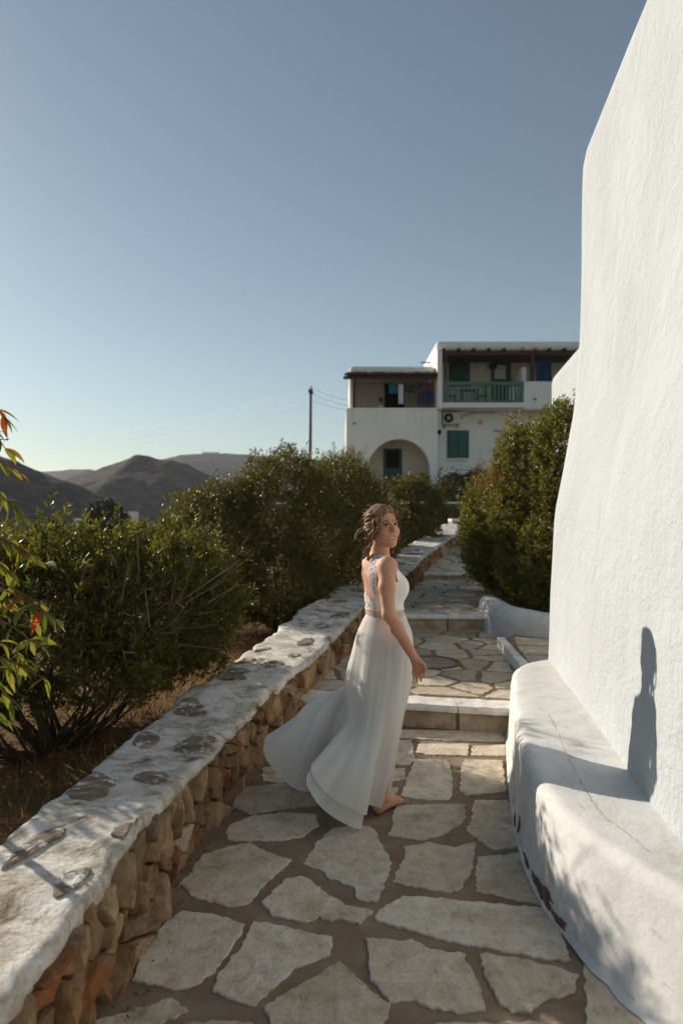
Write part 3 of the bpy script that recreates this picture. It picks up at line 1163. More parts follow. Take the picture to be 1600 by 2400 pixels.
plan = [(3.4, -9.0), (2.9, -6.0), (2.45, -3.0), (2.12, -1.0), (1.78, 0.5), (1.50, 1.5), (1.34, 2.05), (1.25, 2.3), (1.225, 2.53), (1.30, 3.05), (1.355, 3.36), (1.485, 4.28), (1.62, 5.2), (1.68, 5.55), (1.77, 5.80), (1.95, 5.98), (2.3, 6.08), (3.2, 6.2), (6.0, 6.5), (9.0, 6.7)]  # unseen stretch behind the viewer, shaped to bounce more sunlight onto the path
PC = smooth_curve(plan, 150)
tan = np.gradient(PC, axis=0)
tan /= np.linalg.norm(tan, axis=1)[:, None]
nin = np.stack([tan[:, 1], -tan[:, 0]], 1)            # into the building
OFF = [(-0.4, -0.01), (0.45, 0.0), (1.0, 0.02), (1.65, 0.055), (2.0, 0.12), (2.46, 0.20), (3.06, 0.25), (4.45, 0.28), (4.56, 0.30), (4.62, 0.35), (4.65, 0.42), (4.66, 0.7), (4.66, 1.2)]
zsamp = np.concatenate([np.linspace(-0.4, 4.4, 40), [4.47, 4.53, 4.58, 4.615, 4.64, 4.655, 4.66, 4.66]])
osamp = np.concatenate([np.interp(np.linspace(-0.4, 4.4, 40), [p[0] for p in OFF], [p[1] for p in OFF]), [0.28, 0.29, 0.31, 0.34, 0.385, 0.44, 0.52, 1.3]])
vv = []
for z, o in zip(zsamp, osamp):
    pts = PC + nin * o
    w = 0.018 * fbm(np.stack([PC[:, 0] * 0.9, PC[:, 1] * 0.9, np.full(len(PC), z * 0.9)], 1), 3, 51) * (1 if z < 4.5 else 0.3)
    pts = pts + nin * w[:, None]
    for p in pts:
        vv.append((p[0], p[1], z))
bld = thing("whitewashed_building", "tall white stucco building with a thick rounded wall beside the path", "building", (2.5, 3.0, 0.0))
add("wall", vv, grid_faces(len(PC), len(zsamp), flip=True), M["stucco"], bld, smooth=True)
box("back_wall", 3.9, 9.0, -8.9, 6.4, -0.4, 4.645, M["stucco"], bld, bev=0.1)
v, f = tube_vf([(1.58, 2.95, 4.95), (1.585, 2.95, 4.4), (1.58, 2.95, 3.95), (1.60, 2.95, 3.92)], [0.016, 0.016, 0.013, 0.006], 8)
add("drain_pipe", [(p[0] - 0.03, p[1], p[2]) for p in v], f, M["steel"], bld)

# lower wing behind it
wing = thing("whitewashed_wing", "lower white block behind the tall stucco building and above the right hand bush", "building", (4.5, 9.5, 0.0))
vv = []
wplan = [(2.98, 6.9), (3.69, 12.0), (8.0, 12.6), (8.0, 6.9)]
for (z, ins) in ((-0.2, 0.0), (3.9, 0.0), (3.99, 0.03), (4.05, 0.09), (4.06, 0.2)):
    cx = 5.6; cy = 9.6
    for p in wplan:
        l = math.hypot(p[0] - cx, p[1] - cy)
        vv.append((cx + (p[0] - cx) * (l - ins) / l, cy + (p[1] - cy) * (l - ins) / l, z))
ff = grid_faces(4, 5, closed_u=True, flip=True) + [(19, 18, 17, 16)]
add("wall", vv, ff, M["stucco"], wing)

# bench: front base line, front top line and its line along the wall, all over y
B_BASE = [(-2.0, 1.88), (-0.5, 1.62), (0.5, 1.42), (1.2, 1.25), (1.7, 1.14), (2.0, 1.08), (2.23, 1.0), (2.4, 0.94), (2.59, 0.885), (2.8, 0.85), (3.1, 0.855), (3.4, 0.885), (3.73, 0.945), (4.2, 1.04), (4.6, 1.13), (5.04, 1.23), (5.2, 1.28), (5.35, 1.36), (5.48, 1.47), (5.56, 1.60), (5.6, 1.72)]
B_TOP = [(-2.0, 1.95), (-0.5, 1.68), (0.5, 1.48), (1.2, 1.31), (1.7, 1.19), (2.0, 1.13), (2.23, 1.03), (2.4, 0.96), (2.59, 0.90), (2.8, 0.868), (3.1, 0.872), (3.4, 0.90), (3.73, 0.96), (4.2, 1.055), (4.6, 1.145), (5.04, 1.25), (5.2, 1.30), (5.35, 1.38), (5.48, 1.49), (5.56, 1.62), (5.6, 1.73)]
WX = [(p[1], p[0]) for p in plan[:15]]
bys = np.concatenate([np.linspace(-2.0, 2.0, 30)[:-1], np.linspace(2.0, 5.2, 90)[:-1], np.linspace(5.2, 5.6, 18)])
nb = len(bys)
ker = np.ones(7) / 7
def sm(a):
    p_ = np.concatenate([a[:1].repeat(3), a, a[-1:].repeat(3)])
    return np.convolve(p_, ker, 'valid')
xb = sm(interp(bys, B_BASE)); xt = sm(interp(bys, B_TOP)); xw = interp(bys, WX) + 0.10


def bench_top_z(x, y):
    return 0.45 + 0.012 * fbm(np.array([[x * 1.5, y * 1.5, 0.3]]), 3, 61)[0]


bench_rows = []
vv = []
NB = 0
for k in range(nb):
    y = bys[k]
    row = []
    bulge = 0.014 * fbm(np.array([[y * 1.3, 0.2, 0.7]]), 3, 62)[0]
    r = 0.055
    for h in (-0.1, 0.0, 0.06, 0.13, 0.2, 0.27, 0.34, 0.395):
        fr = h / 0.45
        w = bulge * math.sin(max(0, fr) * 3.0) + 0.010 * fbm(np.array([[y * 4, h * 4, 0.1]]), 2, 63)[0]
        row.append((xb[k] + (xt[k] - xb[k]) * max(0, fr) - (0.02 * max(0, 1 - h / 0.08) if h >= 0 else 0.02) + w, y, h))
    x1 = row[-1][0]
    for a in (22, 45, 67, 90):
        a = math.radians(a)
        row.append((x1 + r * (1 - math.cos(a)), y, 0.395 + r * math.sin(a)))
    x2 = row[-1][0]
    for t_ in np.linspace(0.08, 1, 9):
        x = x2 + (xw[k] - x2) * t_
        row.append((x, y, bench_top_z(x, y) + 0.015 * t_ ** 3))
    NB = len(row)
    bench_rows.append(row)
    vv += row
bench = thing("masonry_bench", "long whitewashed masonry bench running along the foot of the stucco wall", "bench", (1.1, 3.2, 0.0))
add("seat_block", vv, grid_faces(NB, nb), M["bench_plaster"], bench, smooth=True)

# whitewash splashed on the paving along the bench's foot
yy = bys[(bys > 1.2) & (bys < 5.4)]
vv = []
for y in yy:
    xbk = float(np.interp(y, bys, xb)) - 0.02
    w = 0.012 + 0.026 * fbm(np.array([[y * 5, 0, 0]]), 3, 64)[0] + 0.012 * fbm(np.array([[y * 19, 0, 0]]), 2, 65)[0]
    w = max(0.0015, w) * float(np.interp(y, [2.8, 3.1, 3.4], [1.0, 0.45, 0.12]))
    vv += [(xbk - w, y, 0.0125), (xbk - w * 0.5, y, 0.0165), (xbk + 0.012, y, 0.03)]
add("paint_skirt", vv, grid_faces(3, len(yy), flip=False), M["bench_plaster"], bench, smooth=True)


def front_pt(y, h, out):
    k = np.interp(y, bys, np.arange(nb))
    k0 = int(min(nb - 2, math.floor(k))); fr = k - k0
    def at(row):
        hs = [p[2] for p in row[:8]]; xs_ = [p[0] for p in row[:8]]
        return np.interp(h, hs, xs_)
    return (at(bench_rows[k0]) * (1 - fr) + at(bench_rows[k0 + 1]) * fr - out, y, h)


for (yc, hc, ry, rh) in ((2.88, 0.050, 0.13, 0.026), (2.70, 0.034, 0.06, 0.016), (3.42, 0.085, 0.025, 0.04), (3.58, 0.035, 0.06, 0.02), (3.47, 0.25, 0.006, 0.014), (3.16, 0.032, 0.07, 0.014)):
    n = 44
    q = []
    for k in range(n):
        a = 2 * math.pi * k / n
        j = 1 + 0.22 * math.sin(3 * a + yc * 40) + 0.28 * rng.uniform(-1, 1)
        q.append((yc + ry * j * math.cos(a), max(0.012, hc + rh * j * math.sin(a))))
    vv = [front_pt(a, b_, 0.003) for a, b_ in q] + [front_pt(yc, hc, 0.004)]
    ff = [(k, n, (k + 1) % n) for k in range(n)]
    add("bare_patch", vv, ff, M["exposed_render"], bench)

# the long hairline crack along the seat
R7 = lambda x, y: (1050 + x * 0.36137, 1150 + y * 0.36137)
cr = []
for (x, y) in [(640, 1430), (690, 1530), (720, 1590), (770, 1700), (810, 1790), (850, 1870), (900, 1950), (950, 2030), (1010, 2110), (1090, 2170), (1160, 2220), (1240, 2290), (1310, 2340)]:
    cr.append(unp(*R7(x, y), 0.455)[:2])
cr = smooth_curve(cr, 60)
vv = []
for k, p in enumerate(cr):
    j = rng.uniform(-0.005, 0.005)
    w = rng.uniform(0.0003, 0.0010)
    z = bench_top_z(p[0], p[1]) + 0.0025
    vv += [(p[0] + j - w, p[1], z), (p[0] + j + w, p[1], z)]
add("crack", vv, grid_faces(2, len(cr)), M["exposed_render"], bench)


# ------------------------------------------------------------------ planter wall under the right-hand bush, side landing
def thick_wall(name, pts, w, z0, ztops, mat, parent, n=60, seed=70):
    Pp = smooth_curve(pts, n)
    tg = np.gradient(Pp, axis=0)
    tg /= np.linalg.norm(tg, axis=1)[:, None]
    nr_ = np.stack([-tg[:, 1], tg[:, 0]], 1)
    zt = np.interp(np.linspace(0, 1, n), np.linspace(0, 1, len(ztops)), ztops)
    vv = []
    for k in range(n):
        prof = [(-0.56, z0, 0), (-0.53, 0.35, 1), (-0.5, 0.72, 1), (-0.42, 0.9, 1), (-0.25, 0.98, 1), (0, 1.0, 1), (0.25, 0.98, 1), (0.42, 0.9, 1), (0.5, 0.72, 1), (0.53, 0.35, 1), (0.56, z0, 0)]
        for (o, z, rel) in prof:
            zz = z0 + (zt[k] - z0) * z if rel else z0
            j = 0.02 * fbm(np.array([[Pp[k, 0] * 3, Pp[k, 1] * 3, zz * 3]]), 2, seed)[0]
            q = Pp[k] + nr_[k] * (o * w + j)
            vv.append((q[0], q[1], zz + j * 0.6))
    return add(name, vv, grid_faces(11, n), mat, parent, smooth=True)


pl = thing("planter_wall", "low curved whitewashed planter wall holding the right hand bush", "planter", (1.95, 8.0, 0.178))
thick_wall("wall", [(2.06, 9.5), (1.97, 9.0), (1.92, 8.55), (1.92, 8.2), (2.03, 7.86), (2.3, 7.62), (2.75, 7.5), (3.4, 7.45)], 0.28, 0.08, [0.50, 0.54, 0.57, 0.565, 0.55, 0.53, 0.54, 0.55], M["bench_plaster"], pl)
land = thing("side_landing", "small raised paved landing between the bench end and the planter wall", "landing", (2.0, 6.7, 0.178))
lp = [(1.60, 5.85), (1.72, 7.45), (2.02, 7.80), (2.9, 7.5), (2.9, 5.9)]
v, f = slab_vf(lp, lambda x, y: 0.05, 0.218, rng, seg=0.2, amp=0.004, bev=0.01)
add("bed", v, f, M["mortar"], land)
v, f = slab_vf([(1.575, 5.9), (1.66, 5.9), (1.77, 7.42), (1.69, 7.44)], lambda x, y: 0.20, 0.09, rng, seg=0.12, amp=0.006, bev=0.01)
add("edge_lip", v, f, M["lip_stone"], land)
for poly in ([(1.70, 6.05), (2.1, 6.1), (2.05, 6.5), (1.74, 6.55)], [(1.76, 6.62), (2.12, 6.56), (2.2, 6.95), (1.80, 7.0)], [(1.82, 7.07), (2.2, 7.02), (2.25, 7.35), (1.9, 7.5)], [(2.17, 6.1), (2.6, 6.15), (2.6, 6.6), (2.13, 6.5)], [(2.25, 6.65), (2.7, 6.68), (2.7, 7.2), (2.28, 7.2)]):
    v, f = slab_vf(poly, lambda x, y: 0.268, 0.012, rng)
    add("paving_stone", v, f, M["paving"], land)

# ------------------------------------------------------------------ top of the path: white slab steps and the rubble retaining wall below the house
for (x0, x1, y0, y1, z0, z1, lab) in ((2.85, 3.75, 19.9, 20.7, 0.85, 1.16, "whitewashed slab step at the upper end of the parapet"), (3.45, 4.6, 21.4, 22.3, 1.0, 1.42, "higher white slab step below the brown retaining wall"), (4.1, 5.6, 22.7, 23.4, 1.2, 1.60, "topmost white slab step beside the retaining wall")):
    st = thing("slab_step", lab, "step", ((x0 + x1) / 2, (y0 + y1) / 2, z0))
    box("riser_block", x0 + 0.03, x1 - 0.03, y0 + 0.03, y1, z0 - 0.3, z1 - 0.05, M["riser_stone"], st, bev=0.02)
    v, f = slab_vf([(x0, y0), (x1, y0 - 0.04), (x1 + 0.02, y1), (x0 + 0.03, y1)], lambda x, y: z1 - 0.05, 0.06, rng, seg=0.15, amp=0.02, bev=0.015)
    add("slab", v, f, M["lip_stone"], st)

rw = thing("retaining_wall", "brown rubble retaining wall with a white edge at the foot of the house", "wall", (3.6, 24.2, 1.2))
box("core", -3.0, 6.4, 24.05, 24.5, 0.9, 1.93, M["mortar"], rw)
box("white_edge", -3.0, 6.4, 23.97, 24.55, 1.932, 2.0, M["house_white"], rw, bev=0.02)
sd_ = seeds_in(-3.0, 6.4, 1.2, 1.95, 0.34, 0.16, rng, 0.45)
for poly, s in voronoi(sd_, [(-3.0, 1.1), (6.4, 1.1), (6.4, 1.92), (-3.0, 1.92)], 0.02, 1.2):
    v, f = rock_vf(poly, lambda u, v_, o: (u, 24.05 - o, v_), rng.uniform(0.03, 0.07), rng)
    add("rubble_stone", v, [q[::1] for q in f], M["rubble"], rw)

# ------------------------------------------------------------------ signed-distance modelling for bodies
class Field:
    def __init__(s, lo, hi, h):
        s.lo = np.array(lo, float); s.h = h
        s.n = np.ceil((np.array(hi, float) - s.lo) / h).astype(int) + 1
        s.ax = [s.lo[i] + np.arange(s.n[i]) * h for i in range(3)]
        s.F = np.full(tuple(s.n), 1.0, np.float32)

    def _sl(s, a, b, pad):
        i0 = np.clip(np.floor((np.minimum(a, b) - pad - s.lo) / s.h).astype(int), 0, s.n)
        i1 = np.clip(np.ceil((np.maximum(a, b) + pad - s.lo) / s.h).astype(int) + 1, 0, s.n)
        sl = tuple(slice(i0[i], i1[i]) for i in range(3))
        X = s.ax[0][sl[0]][:, None, None]; Y = s.ax[1][sl[1]][None, :, None]; Z = s.ax[2][sl[2]][None, None, :]
        return sl, X, Y, Z

    def _join(s, sl, d, k, sub=False):
        f = s.F[sl]
        if f.size == 0:
            return
        d = d.astype(np.float32)
        if sub:
            d = -d
            h = np.maximum(k - np.abs(f - d), 0) / k
            s.F[sl] = np.maximum(f, d) + h * h * k * 0.25
        else:
            h = np.maximum(k - np.abs(f - d), 0) / k
            s.F[sl] = np.minimum(f, d) - h * h * k * 0.25

    def cone(s, a, b, ra, rb, k=0.01, sub=False):
        a = np.array(a, float); b = np.array(b, float)
        sl, X, Y, Z = s._sl(a, b, max(ra, rb) + k + 0.03)
        d = b - a
        L = float(d @ d) + 1e-12
        t = np.clip(((X - a[0]) * d[0] + (Y - a[1]) * d[1] + (Z - a[2]) * d[2]) / L, 0, 1)
        r = ra + (rb - ra) * t
        dist = np.sqrt((X - a[0] - t * d[0]) ** 2 + (Y - a[1] - t * d[1]) ** 2 + (Z - a[2] - t * d[2]) ** 2) - r
        s._join(sl, dist, k, sub)

    def ball(s, c, r, k=0.01, sub=False):
        s.cone(c, np.array(c) + 1e-5, r, r, k, sub)

    def ell(s, c, rad, R=None, k=0.02, sub=False):
        c = np.array(c, float); rad = np.array(rad, float)
        R = np.eye(3) if R is None else np.array(R, float)      # rows: the ellipsoid's axes
        e = np.sqrt(((R * rad[:, None]) ** 2).sum(0))
        sl, X, Y, Z = s._sl(c - e, c + e, k + 0.03)
        q = [((X - c[0]) * R[i][0] + (Y - c[1]) * R[i][1] + (Z - c[2]) * R[i][2]) for i in range(3)]
        k0 = np.sqrt(sum((q[i] / rad[i]) ** 2 for i in range(3)))
        k1 = np.sqrt(sum((q[i] / rad[i] ** 2) ** 2 for i in range(3))) + 1e-9
        s._join(sl, k0 * (k0 - 1) / k1, k, sub)

    def mesh(s, iso=0.0):
        """naive surface nets"""
        G = s.F - iso
        inside = G < 0
        cnt = np.zeros(tuple(s.n - 1), np.int8)
        for dx in (0, 1):
            for dy in (0, 1):
                for dz in (0, 1):
                    cnt += inside[dx:s.n[0] - 1 + dx, dy:s.n[1] - 1 + dy, dz:s.n[2] - 1 + dz]
        act = np.argwhere((cnt > 0) & (cnt < 8))
        idx = np.full(tuple(s.n - 1), -1, np.int64)
        idx[act[:, 0], act[:, 1], act[:, 2]] = np.arange(len(act))
        acc = np.zeros((len(act), 3)); num = np.zeros(len(act))
        cor = [(0, 0, 0), (1, 0, 0), (0, 1, 0), (1, 1, 0), (0, 0, 1), (1, 0, 1), (0, 1, 1), (1, 1, 1)]
        for i in range(8):
            for ax in range(3):
                if cor[i][ax]:
                    continue
                c1 = list(cor[i]); c1[ax] = 1
                g0 = G[act[:, 0] + cor[i][0], act[:, 1] + cor[i][1], act[:, 2] + cor[i][2]]
                g1 = G[act[:, 0] + c1[0], act[:, 1] + c1[1], act[:, 2] + c1[2]]
                m = (g0 < 0) != (g1 < 0)
                t = np.where(m, g0 / np.where(m, g0 - g1, 1), 0)
                p = np.tile(np.array(cor[i], float), (len(act), 1))
                p[:, ax] += t
                acc += p * m[:, None]; num += m
        V = s.lo + (act + acc / num[:, None]) * s.h
        faces = []
        for ax in range(3):
            a, b = (ax + 1) % 3, (ax + 2) % 3
            sh0 = [slice(1, -1)] * 3; sh1 = [slice(1, -1)] * 3
            sh0[ax] = slice(0, -1); sh1[ax] = slice(1, None)
            i0 = inside[tuple(sh0)]; i1 = inside[tuple(sh1)]
            for flag, flip in (((i0 & ~i1), False), ((~i0 & i1), True)):
                e = np.argwhere(flag)
                if not len(e):
                    continue
                e = e + 1
                e[:, ax] -= 1
                q = []
                for (da, db) in ((-1, -1), (0, -1), (0, 0), (-1, 0)):
                    f_ = e.copy()
                    f_[:, a] += da; f_[:, b] += db
                    q.append(idx[f_[:, 0], f_[:, 1], f_[:, 2]])
                q = np.stack(q, 1)
                q = q[(q >= 0).all(1)]
                faces.append(q[:, ::-1] if flip else q)
        return V, np.concatenate(faces)


# ------------------------------------------------------------------ the white house at the top
def hx(r, y=28.0): return (-0.35 + r * 0.006697) * y / 28.0
def hz(r, y=28.0): return 1.65 + (7.70 - r * 0.006694) * y / 28.0


house = thing("white_house", "two storey white cycladic house with green shutters, arch and shaded balconies", "house", (4.0, 30.0, 2.0))
ZB = 1.85
# left block: front wall with the arch
acx, ar = hx(405), 1.27
acz = hz(703) - ar
xl0, xr0 = hx(82), hx(640)
zt0 = hz(512)
vv, ff = [], []
NA = 25
arc = [(acx + ar * math.cos(a), acz + ar * math.sin(a)) for a in np.linspace(math.pi, 0, NA)]
for yy_ in (28.0, 28.4):
    for (x, z) in arc:
        vv.append((x, yy_, z))
    for (x, z) in arc:
        vv.append((x, yy_, zt0))
    vv += [(xl0 - 0.02, yy_, ZB), (xl0 + 0.03, yy_, zt0), (arc[0][0], yy_, ZB), (xr0, yy_, ZB), (xr0, yy_, zt0), (arc[-1][0], yy_, ZB)]
K = 2 * NA + 6
for k in range(NA - 1):
    ff.append((k, k + 1, NA + k + 1, NA + k))
    ff.append((K + k, K + NA + k, K + NA + k + 1, K + k + 1))
    ff.append((k, K + k, K + k + 1, k + 1))
    ff.append((NA + k, NA + k + 1, K + NA + k + 1, K + NA + k))
b0 = 2 * NA
ff += [(b0, b0 + 2, 0, NA, b0 + 1), (b0 + 5, b0 + 3, b0 + 4, 2 * NA - 1, NA - 1),
       (b0 + 2, K + b0 + 2, K, 0), (NA - 1, K + NA - 1, K + b0 + 5, b0 + 5), (b0, b0 + 1, K + b0 + 1, K + b0), (b0 + 1, NA, K + NA, K + b0 + 1), (2 * NA - 1, b0 + 4, K + b0 + 4, K + 2 * NA - 1)]
add("arched_front_wall", vv, ff, M["house_white"], house)
box("side_wall", xl0 - 0.01, xl0 + 0.35, 28.41, 35.0, ZB, zt0 - 0.003, M["house_white"], house)
box("porch_back_wall", xl0 + 0.36, xr0 + 0.2, 29.6, 29.9, ZB, zt0 - 0.9, M["house_cream"], house)
box("terrace_floor", xl0 + 0.36, xr0 + 0.2, 28.41, 34.9, zt0 - 1.05, zt0 - 0.85, M["house_cream"], house)
# porch door
dr = box("door", hx(308, 29.6), hx(422, 29.6), 29.54, 29.598, hz(915, 29.6) - 0.6, hz(762, 29.6), M["green_paint"], house)
box("door_glass", hx(325, 29.6), hx(405, 29.6), 29.52, 29.538, hz(880, 29.6), hz(775, 29.6), M["dark_interior"], dr)
# upper left: back wall, right return, roof
box("upper_wall", hx(108, 30.4), hx(640, 30.4), 30.4, 34.9, zt0 - 0.84, hz(285), M["house_cream"], house)
box("upper_side_wall", hx(103), hx(122), 28.6, 34.9, zt0 + 0.003, hz(290), M["house_white"], house, bev=0.02)
rf = box("roof_parapet", hx(103), hx(640) - 0.02, 28.5, 35.0, hz(289), hz(238), M["house_white"], house, bev=0.14, seg=3)
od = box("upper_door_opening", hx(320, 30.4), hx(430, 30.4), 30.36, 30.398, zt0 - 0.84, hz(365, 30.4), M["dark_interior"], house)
box("door_frame", hx(314, 30.4), hx(319, 30.4), 30.34, 30.398, zt0 - 0.84, hz(360, 30.4), M["green_paint"], od)
box("door_frame", hx(431, 30.4), hx(437, 30.4), 30.34, 30.398, zt0 - 0.84, hz(360, 30.4), M["green_paint"], od)
# left pergola
pz1, pz0 = hz(283), hz(318)
vv = []
rr = random.Random(5)
nx_ = 26
for k in range(nx_):
    x = hx(88) + (hx(636) - hx(88)) * k / (nx_ - 1)
    j = rr.uniform(-0.02, 0.02)
    vv += [(x, 27.8, pz0 + 0.02 + j), (x, 27.78, pz0 + 0.12 + j), (x, 28.5, pz1 - 0.01 + j), (x, 28.5, pz0 + j)]
ff = []
for k in range(nx_ - 1):
    for q in range(4):
        q2 = (q + 1) % 4
        ff.append((k * 4 + q, (k + 1) * 4 + q, (k + 1) * 4 + q2, k * 4 + q2))
ff += [(0, 1, 2, 3), tuple((nx_ - 1) * 4 + q for q in (3, 2, 1, 0))]
add("reed_awning", vv, ff, M["thatch"], house)
box("pergola_beam", hx(64), hx(636), 27.95, 28.12, hz(334), hz(319), M["brown_wood"], house)
box("pergola_beam", hx(72), hx(110), 28.3, 28.42, hz(312, 28.3), hz(298, 28.3), M["brown_wood"], house)
box("post", hx(120), hx(137), 28.0, 28.14, zt0 + 0.002, hz(333), M["brown_wood"], house)
ch = box("chimney_block", hx(512), hx(605), 29.5, 31.0, hz(285), hz(228), M["house_white"], house, bev=0.05)
box("slot", hx(535, 29.5), hx(597, 29.5), 29.48, 29.5, hz(238, 29.5), hz(231, 29.5), M["black_plastic"], ch)

# right block
ztop_r = hz(88)
xr1 = 14.0
zbal0, zbal1 = hz(510), hz(478)
box("lower_wall", hx(640) + 0.003, xr1, 29.2, 29.5, ZB, zbal0 + 0.05, M["house_white"], house)
box("corner_pier", hx(637), hx(668), 27.95, 30.3, hz(520), hz(150), M["house_white"], house, bev=0.03)
box("corner_base", hx(641), hx(672), 28.41, 29.19, ZB, hz(520) - 0.003, M["house_white"], house)
box("balcony_slab", hx(669), xr1, 28.0, 30.35, zbal0, zbal1, M["house_white"], house, bev=0.02)
box("balcony_back_wall", hx(660, 30.3), xr1, 30.36, 30.7, zbal1 + 0.002, hz(145), M["house_cream"], house)
box("house_core", hx(640), xr1, 30.71, 36.0, ZB, hz(145) - 0.02, M["house_white"], house)
box("roof_parapet", hx(638), xr1, 28.3, 36.1, hz(150), ztop_r, M["house_white"], house, bev=0.16, seg=3)
box("balcony_parapet", hx(1166), xr1, 27.98, 28.2, zbal0 - 0.08, hz(350), M["house_white"], house, bev=0.03)
pt = box("partition", hx(1150, 28.6), hx(1182, 28.6), 28.5, 30.3, zbal1 + 0.003, hz(262, 28.6), M["house_white"], house, bev=0.09, seg=3)
box("pergola_beam", hx(652), xr1, 28.0, 28.16, hz(188), hz(166), M["brown_wood"], house)
for k in range(14):
    r = 668 + 92 * k
    lt = k in (5, 6)
    rr_ = r + (18 if k == 5 else 0)
    box("rafter", hx(rr_), hx(rr_ + 17), 27.72 if lt else 27.86, 28.3, hz(165), hz(149) - 0.004, M["light_wood"] if lt else M["brown_wood"], house)
box("balcony_ceiling", hx(652), xr1, 28.301, 30.35, hz(158), hz(150) - 0.006, M["brown_wood"], house)
box("post", hx(684), hx(698), 28.02, 28.14, zbal1, hz(187), M["brown_wood"], house)
box("post", hx(1211), hx(1233), 28.02, 28.14, hz(350) + 0.002, hz(187), M["brown_wood"], house)


def shutters(x0, x1, z0, z1, y, mat, parent, pairs=2):
    w = box("window", x0 - 0.06, x1 + 0.06, y - 0.03, y - 0.002, z0 - 0.06, z1 + 0.06, M["green_paint"], parent)
    wd = (x1 - x0) / pairs
    for p in range(pairs):
        a = x0 + p * wd + 0.015; b_ = x0 + (p + 1) * wd - 0.015
        s_ = box("shutter", a, b_, y - 0.06, y - 0.031, z0, z1, M[mat], w)
        for k in range(int((z1 - z0) / 0.12)):
            z = z0 + 0.06 + k * 0.12
            box("louvre", a + 0.04, b_ - 0.04, y - 0.085, y - 0.061, z, z + 0.07, M[mat], w)
    return w


shutters(hx(717, 30.36), hx(828, 30.36), hz(350, 30.36) - 0.25, hz(236, 30.36), 30.36, "green_paint", house)
shutters(hx(706, 29.2), hx(822, 29.2), hz(816, 29.2), hz(659, 29.2), 29.2, "green_shutter", house)
bd = box("balcony_door", hx(966, 30.36), hx(1086, 30.36), 30.31, 30.358, zbal1 + 0.02, hz(220, 30.36), M["green_paint"], house)
box("door_pane", hx(986, 30.36), hx(1054, 30.36), 30.29, 30.308, hz(338, 30.36), hz(252, 30.36), M["mirror_panel"], bd)
for (r0_, r1_2, zr, yy2) in ((700, 845, 352, 30.36), (696, 832, 822, 29.2)):
    box("window_sill", hx(r0_, yy2), hx(r1_2, yy2), yy2 - 0.14, yy2 - 0.001, hz(zr, yy2) - (0.33 if zr == 352 else 0.06), hz(zr, yy2) - (0.27 if zr == 352 else 0.0), M["house_white"], house)
v, f = tube_vf([(hx(655), 29.16, hz(535, 29.16)), (hx(655), 29.16, ZB)], 0.035, 8)
add("drain_pipe", v, f, M["unit_white"], house)
v, f = tube_vf([(hx(780, 29.1), 29.16, hz(580, 29.1)), (hx(800, 29.1), 29.17, hz(560, 29.1)), (hx(860, 29.1), 29.17, hz(540, 29.1)), (hx(1000, 29.1), 29.17, hz(538, 29.1))], 0.012, 6)
add("cable", v, f, M["wire"], house)
# railing
rl = box("top_rail", hx(700), hx(1163), 27.93, 28.08, hz(374), hz(353), M["rail_paint"], house)
box("bottom_rail", hx(700), hx(1163), 27.97, 28.04, hz(472), hz(464), M["rail_paint"], house)
bme = None
for k in range(20):
    x = hx(706 + 23.6 * k)
    if bme is None:
        o = box("baluster", x - 0.035, x + 0.035, 27.98, 28.03, hz(464), hz(374), M["rail_paint"], house)
        bme = o.data
        bx0 = x
    else:
        o = bpy.data.objects.new("baluster", bme)
        col.objects.link(o)
        o.parent = house
        o.location = (x - bx0, 0, 0)
box("balcony_end_post", hx(684), hx(699), 27.94, 28.07, zbal1, hz(353), M["rail_paint"], house)

# lower right terrace in front of the shuttered window
box("terrace_parapet", hx(648), 8.8, 27.4, 27.65, ZB, hz(897, 27.5), M["house_white"], house, bev=0.03)
box("lower_terrace_floor", hx(648), 8.8, 27.66, 29.19, ZB, hz(897, 27.5) - 0.75, M["house_cream"], house)
for (r, z, y) in ((132, 608, 28.0),):
    box("wall_spout", hx(r) - 0.05, hx(r) + 0.05, y - 0.1, y, hz(z) - 0.02, hz(z) + 0.02, M["black_plastic"], house)
box("wall_spout", hx(1232) - 0.05, hx(1232) + 0.05, 27.88, 27.98, hz(460) - 0.02, hz(460) + 0.02, M["black_plastic"], house)

# wall lamps
for (r, z, y, lab) in ((367, 728, 29.6, "round peach wall lamp above the arched porch door"), (902, 600, 29.2, "round peach wall lamp beside the air conditioner")):
    lp_ = thing("wall_lamp", lab, "lamp", (hx(r, y), y, hz(z, y)), )
    cx, cz = hx(r, y), hz(z, y)
    vv, ff = [], []
    for j, (rr_, dy) in enumerate(((0.10, 0.0), (0.10, -0.03), (0.085, -0.08), (0.05, -0.105), (0.01, -0.115))):
        for k in range(12):
            a = 2 * math.pi * k / 12
            vv.append((cx + rr_ * math.cos(a), y + dy, cz + rr_ * math.sin(a)))
    add("globe", vv, grid_faces(12, 5, closed_u=True) + [tuple(48 + k for k in range(12))[::-1]], M["lamp_glass"], lp_, smooth=True)
    vv, ff = [], []
    for j, (rr_, dy) in enumerate(((0.125, 0.001), (0.125, -0.025), (0.102, -0.025))):
        for k in range(12):
            a = 2 * math.pi * k / 12
            vv.append((cx + rr_ * math.cos(a), y + dy, cz + rr_ * math.sin(a)))
    add("collar", vv, grid_faces(12, 3, closed_u=True), M["house_cream"], lp_)

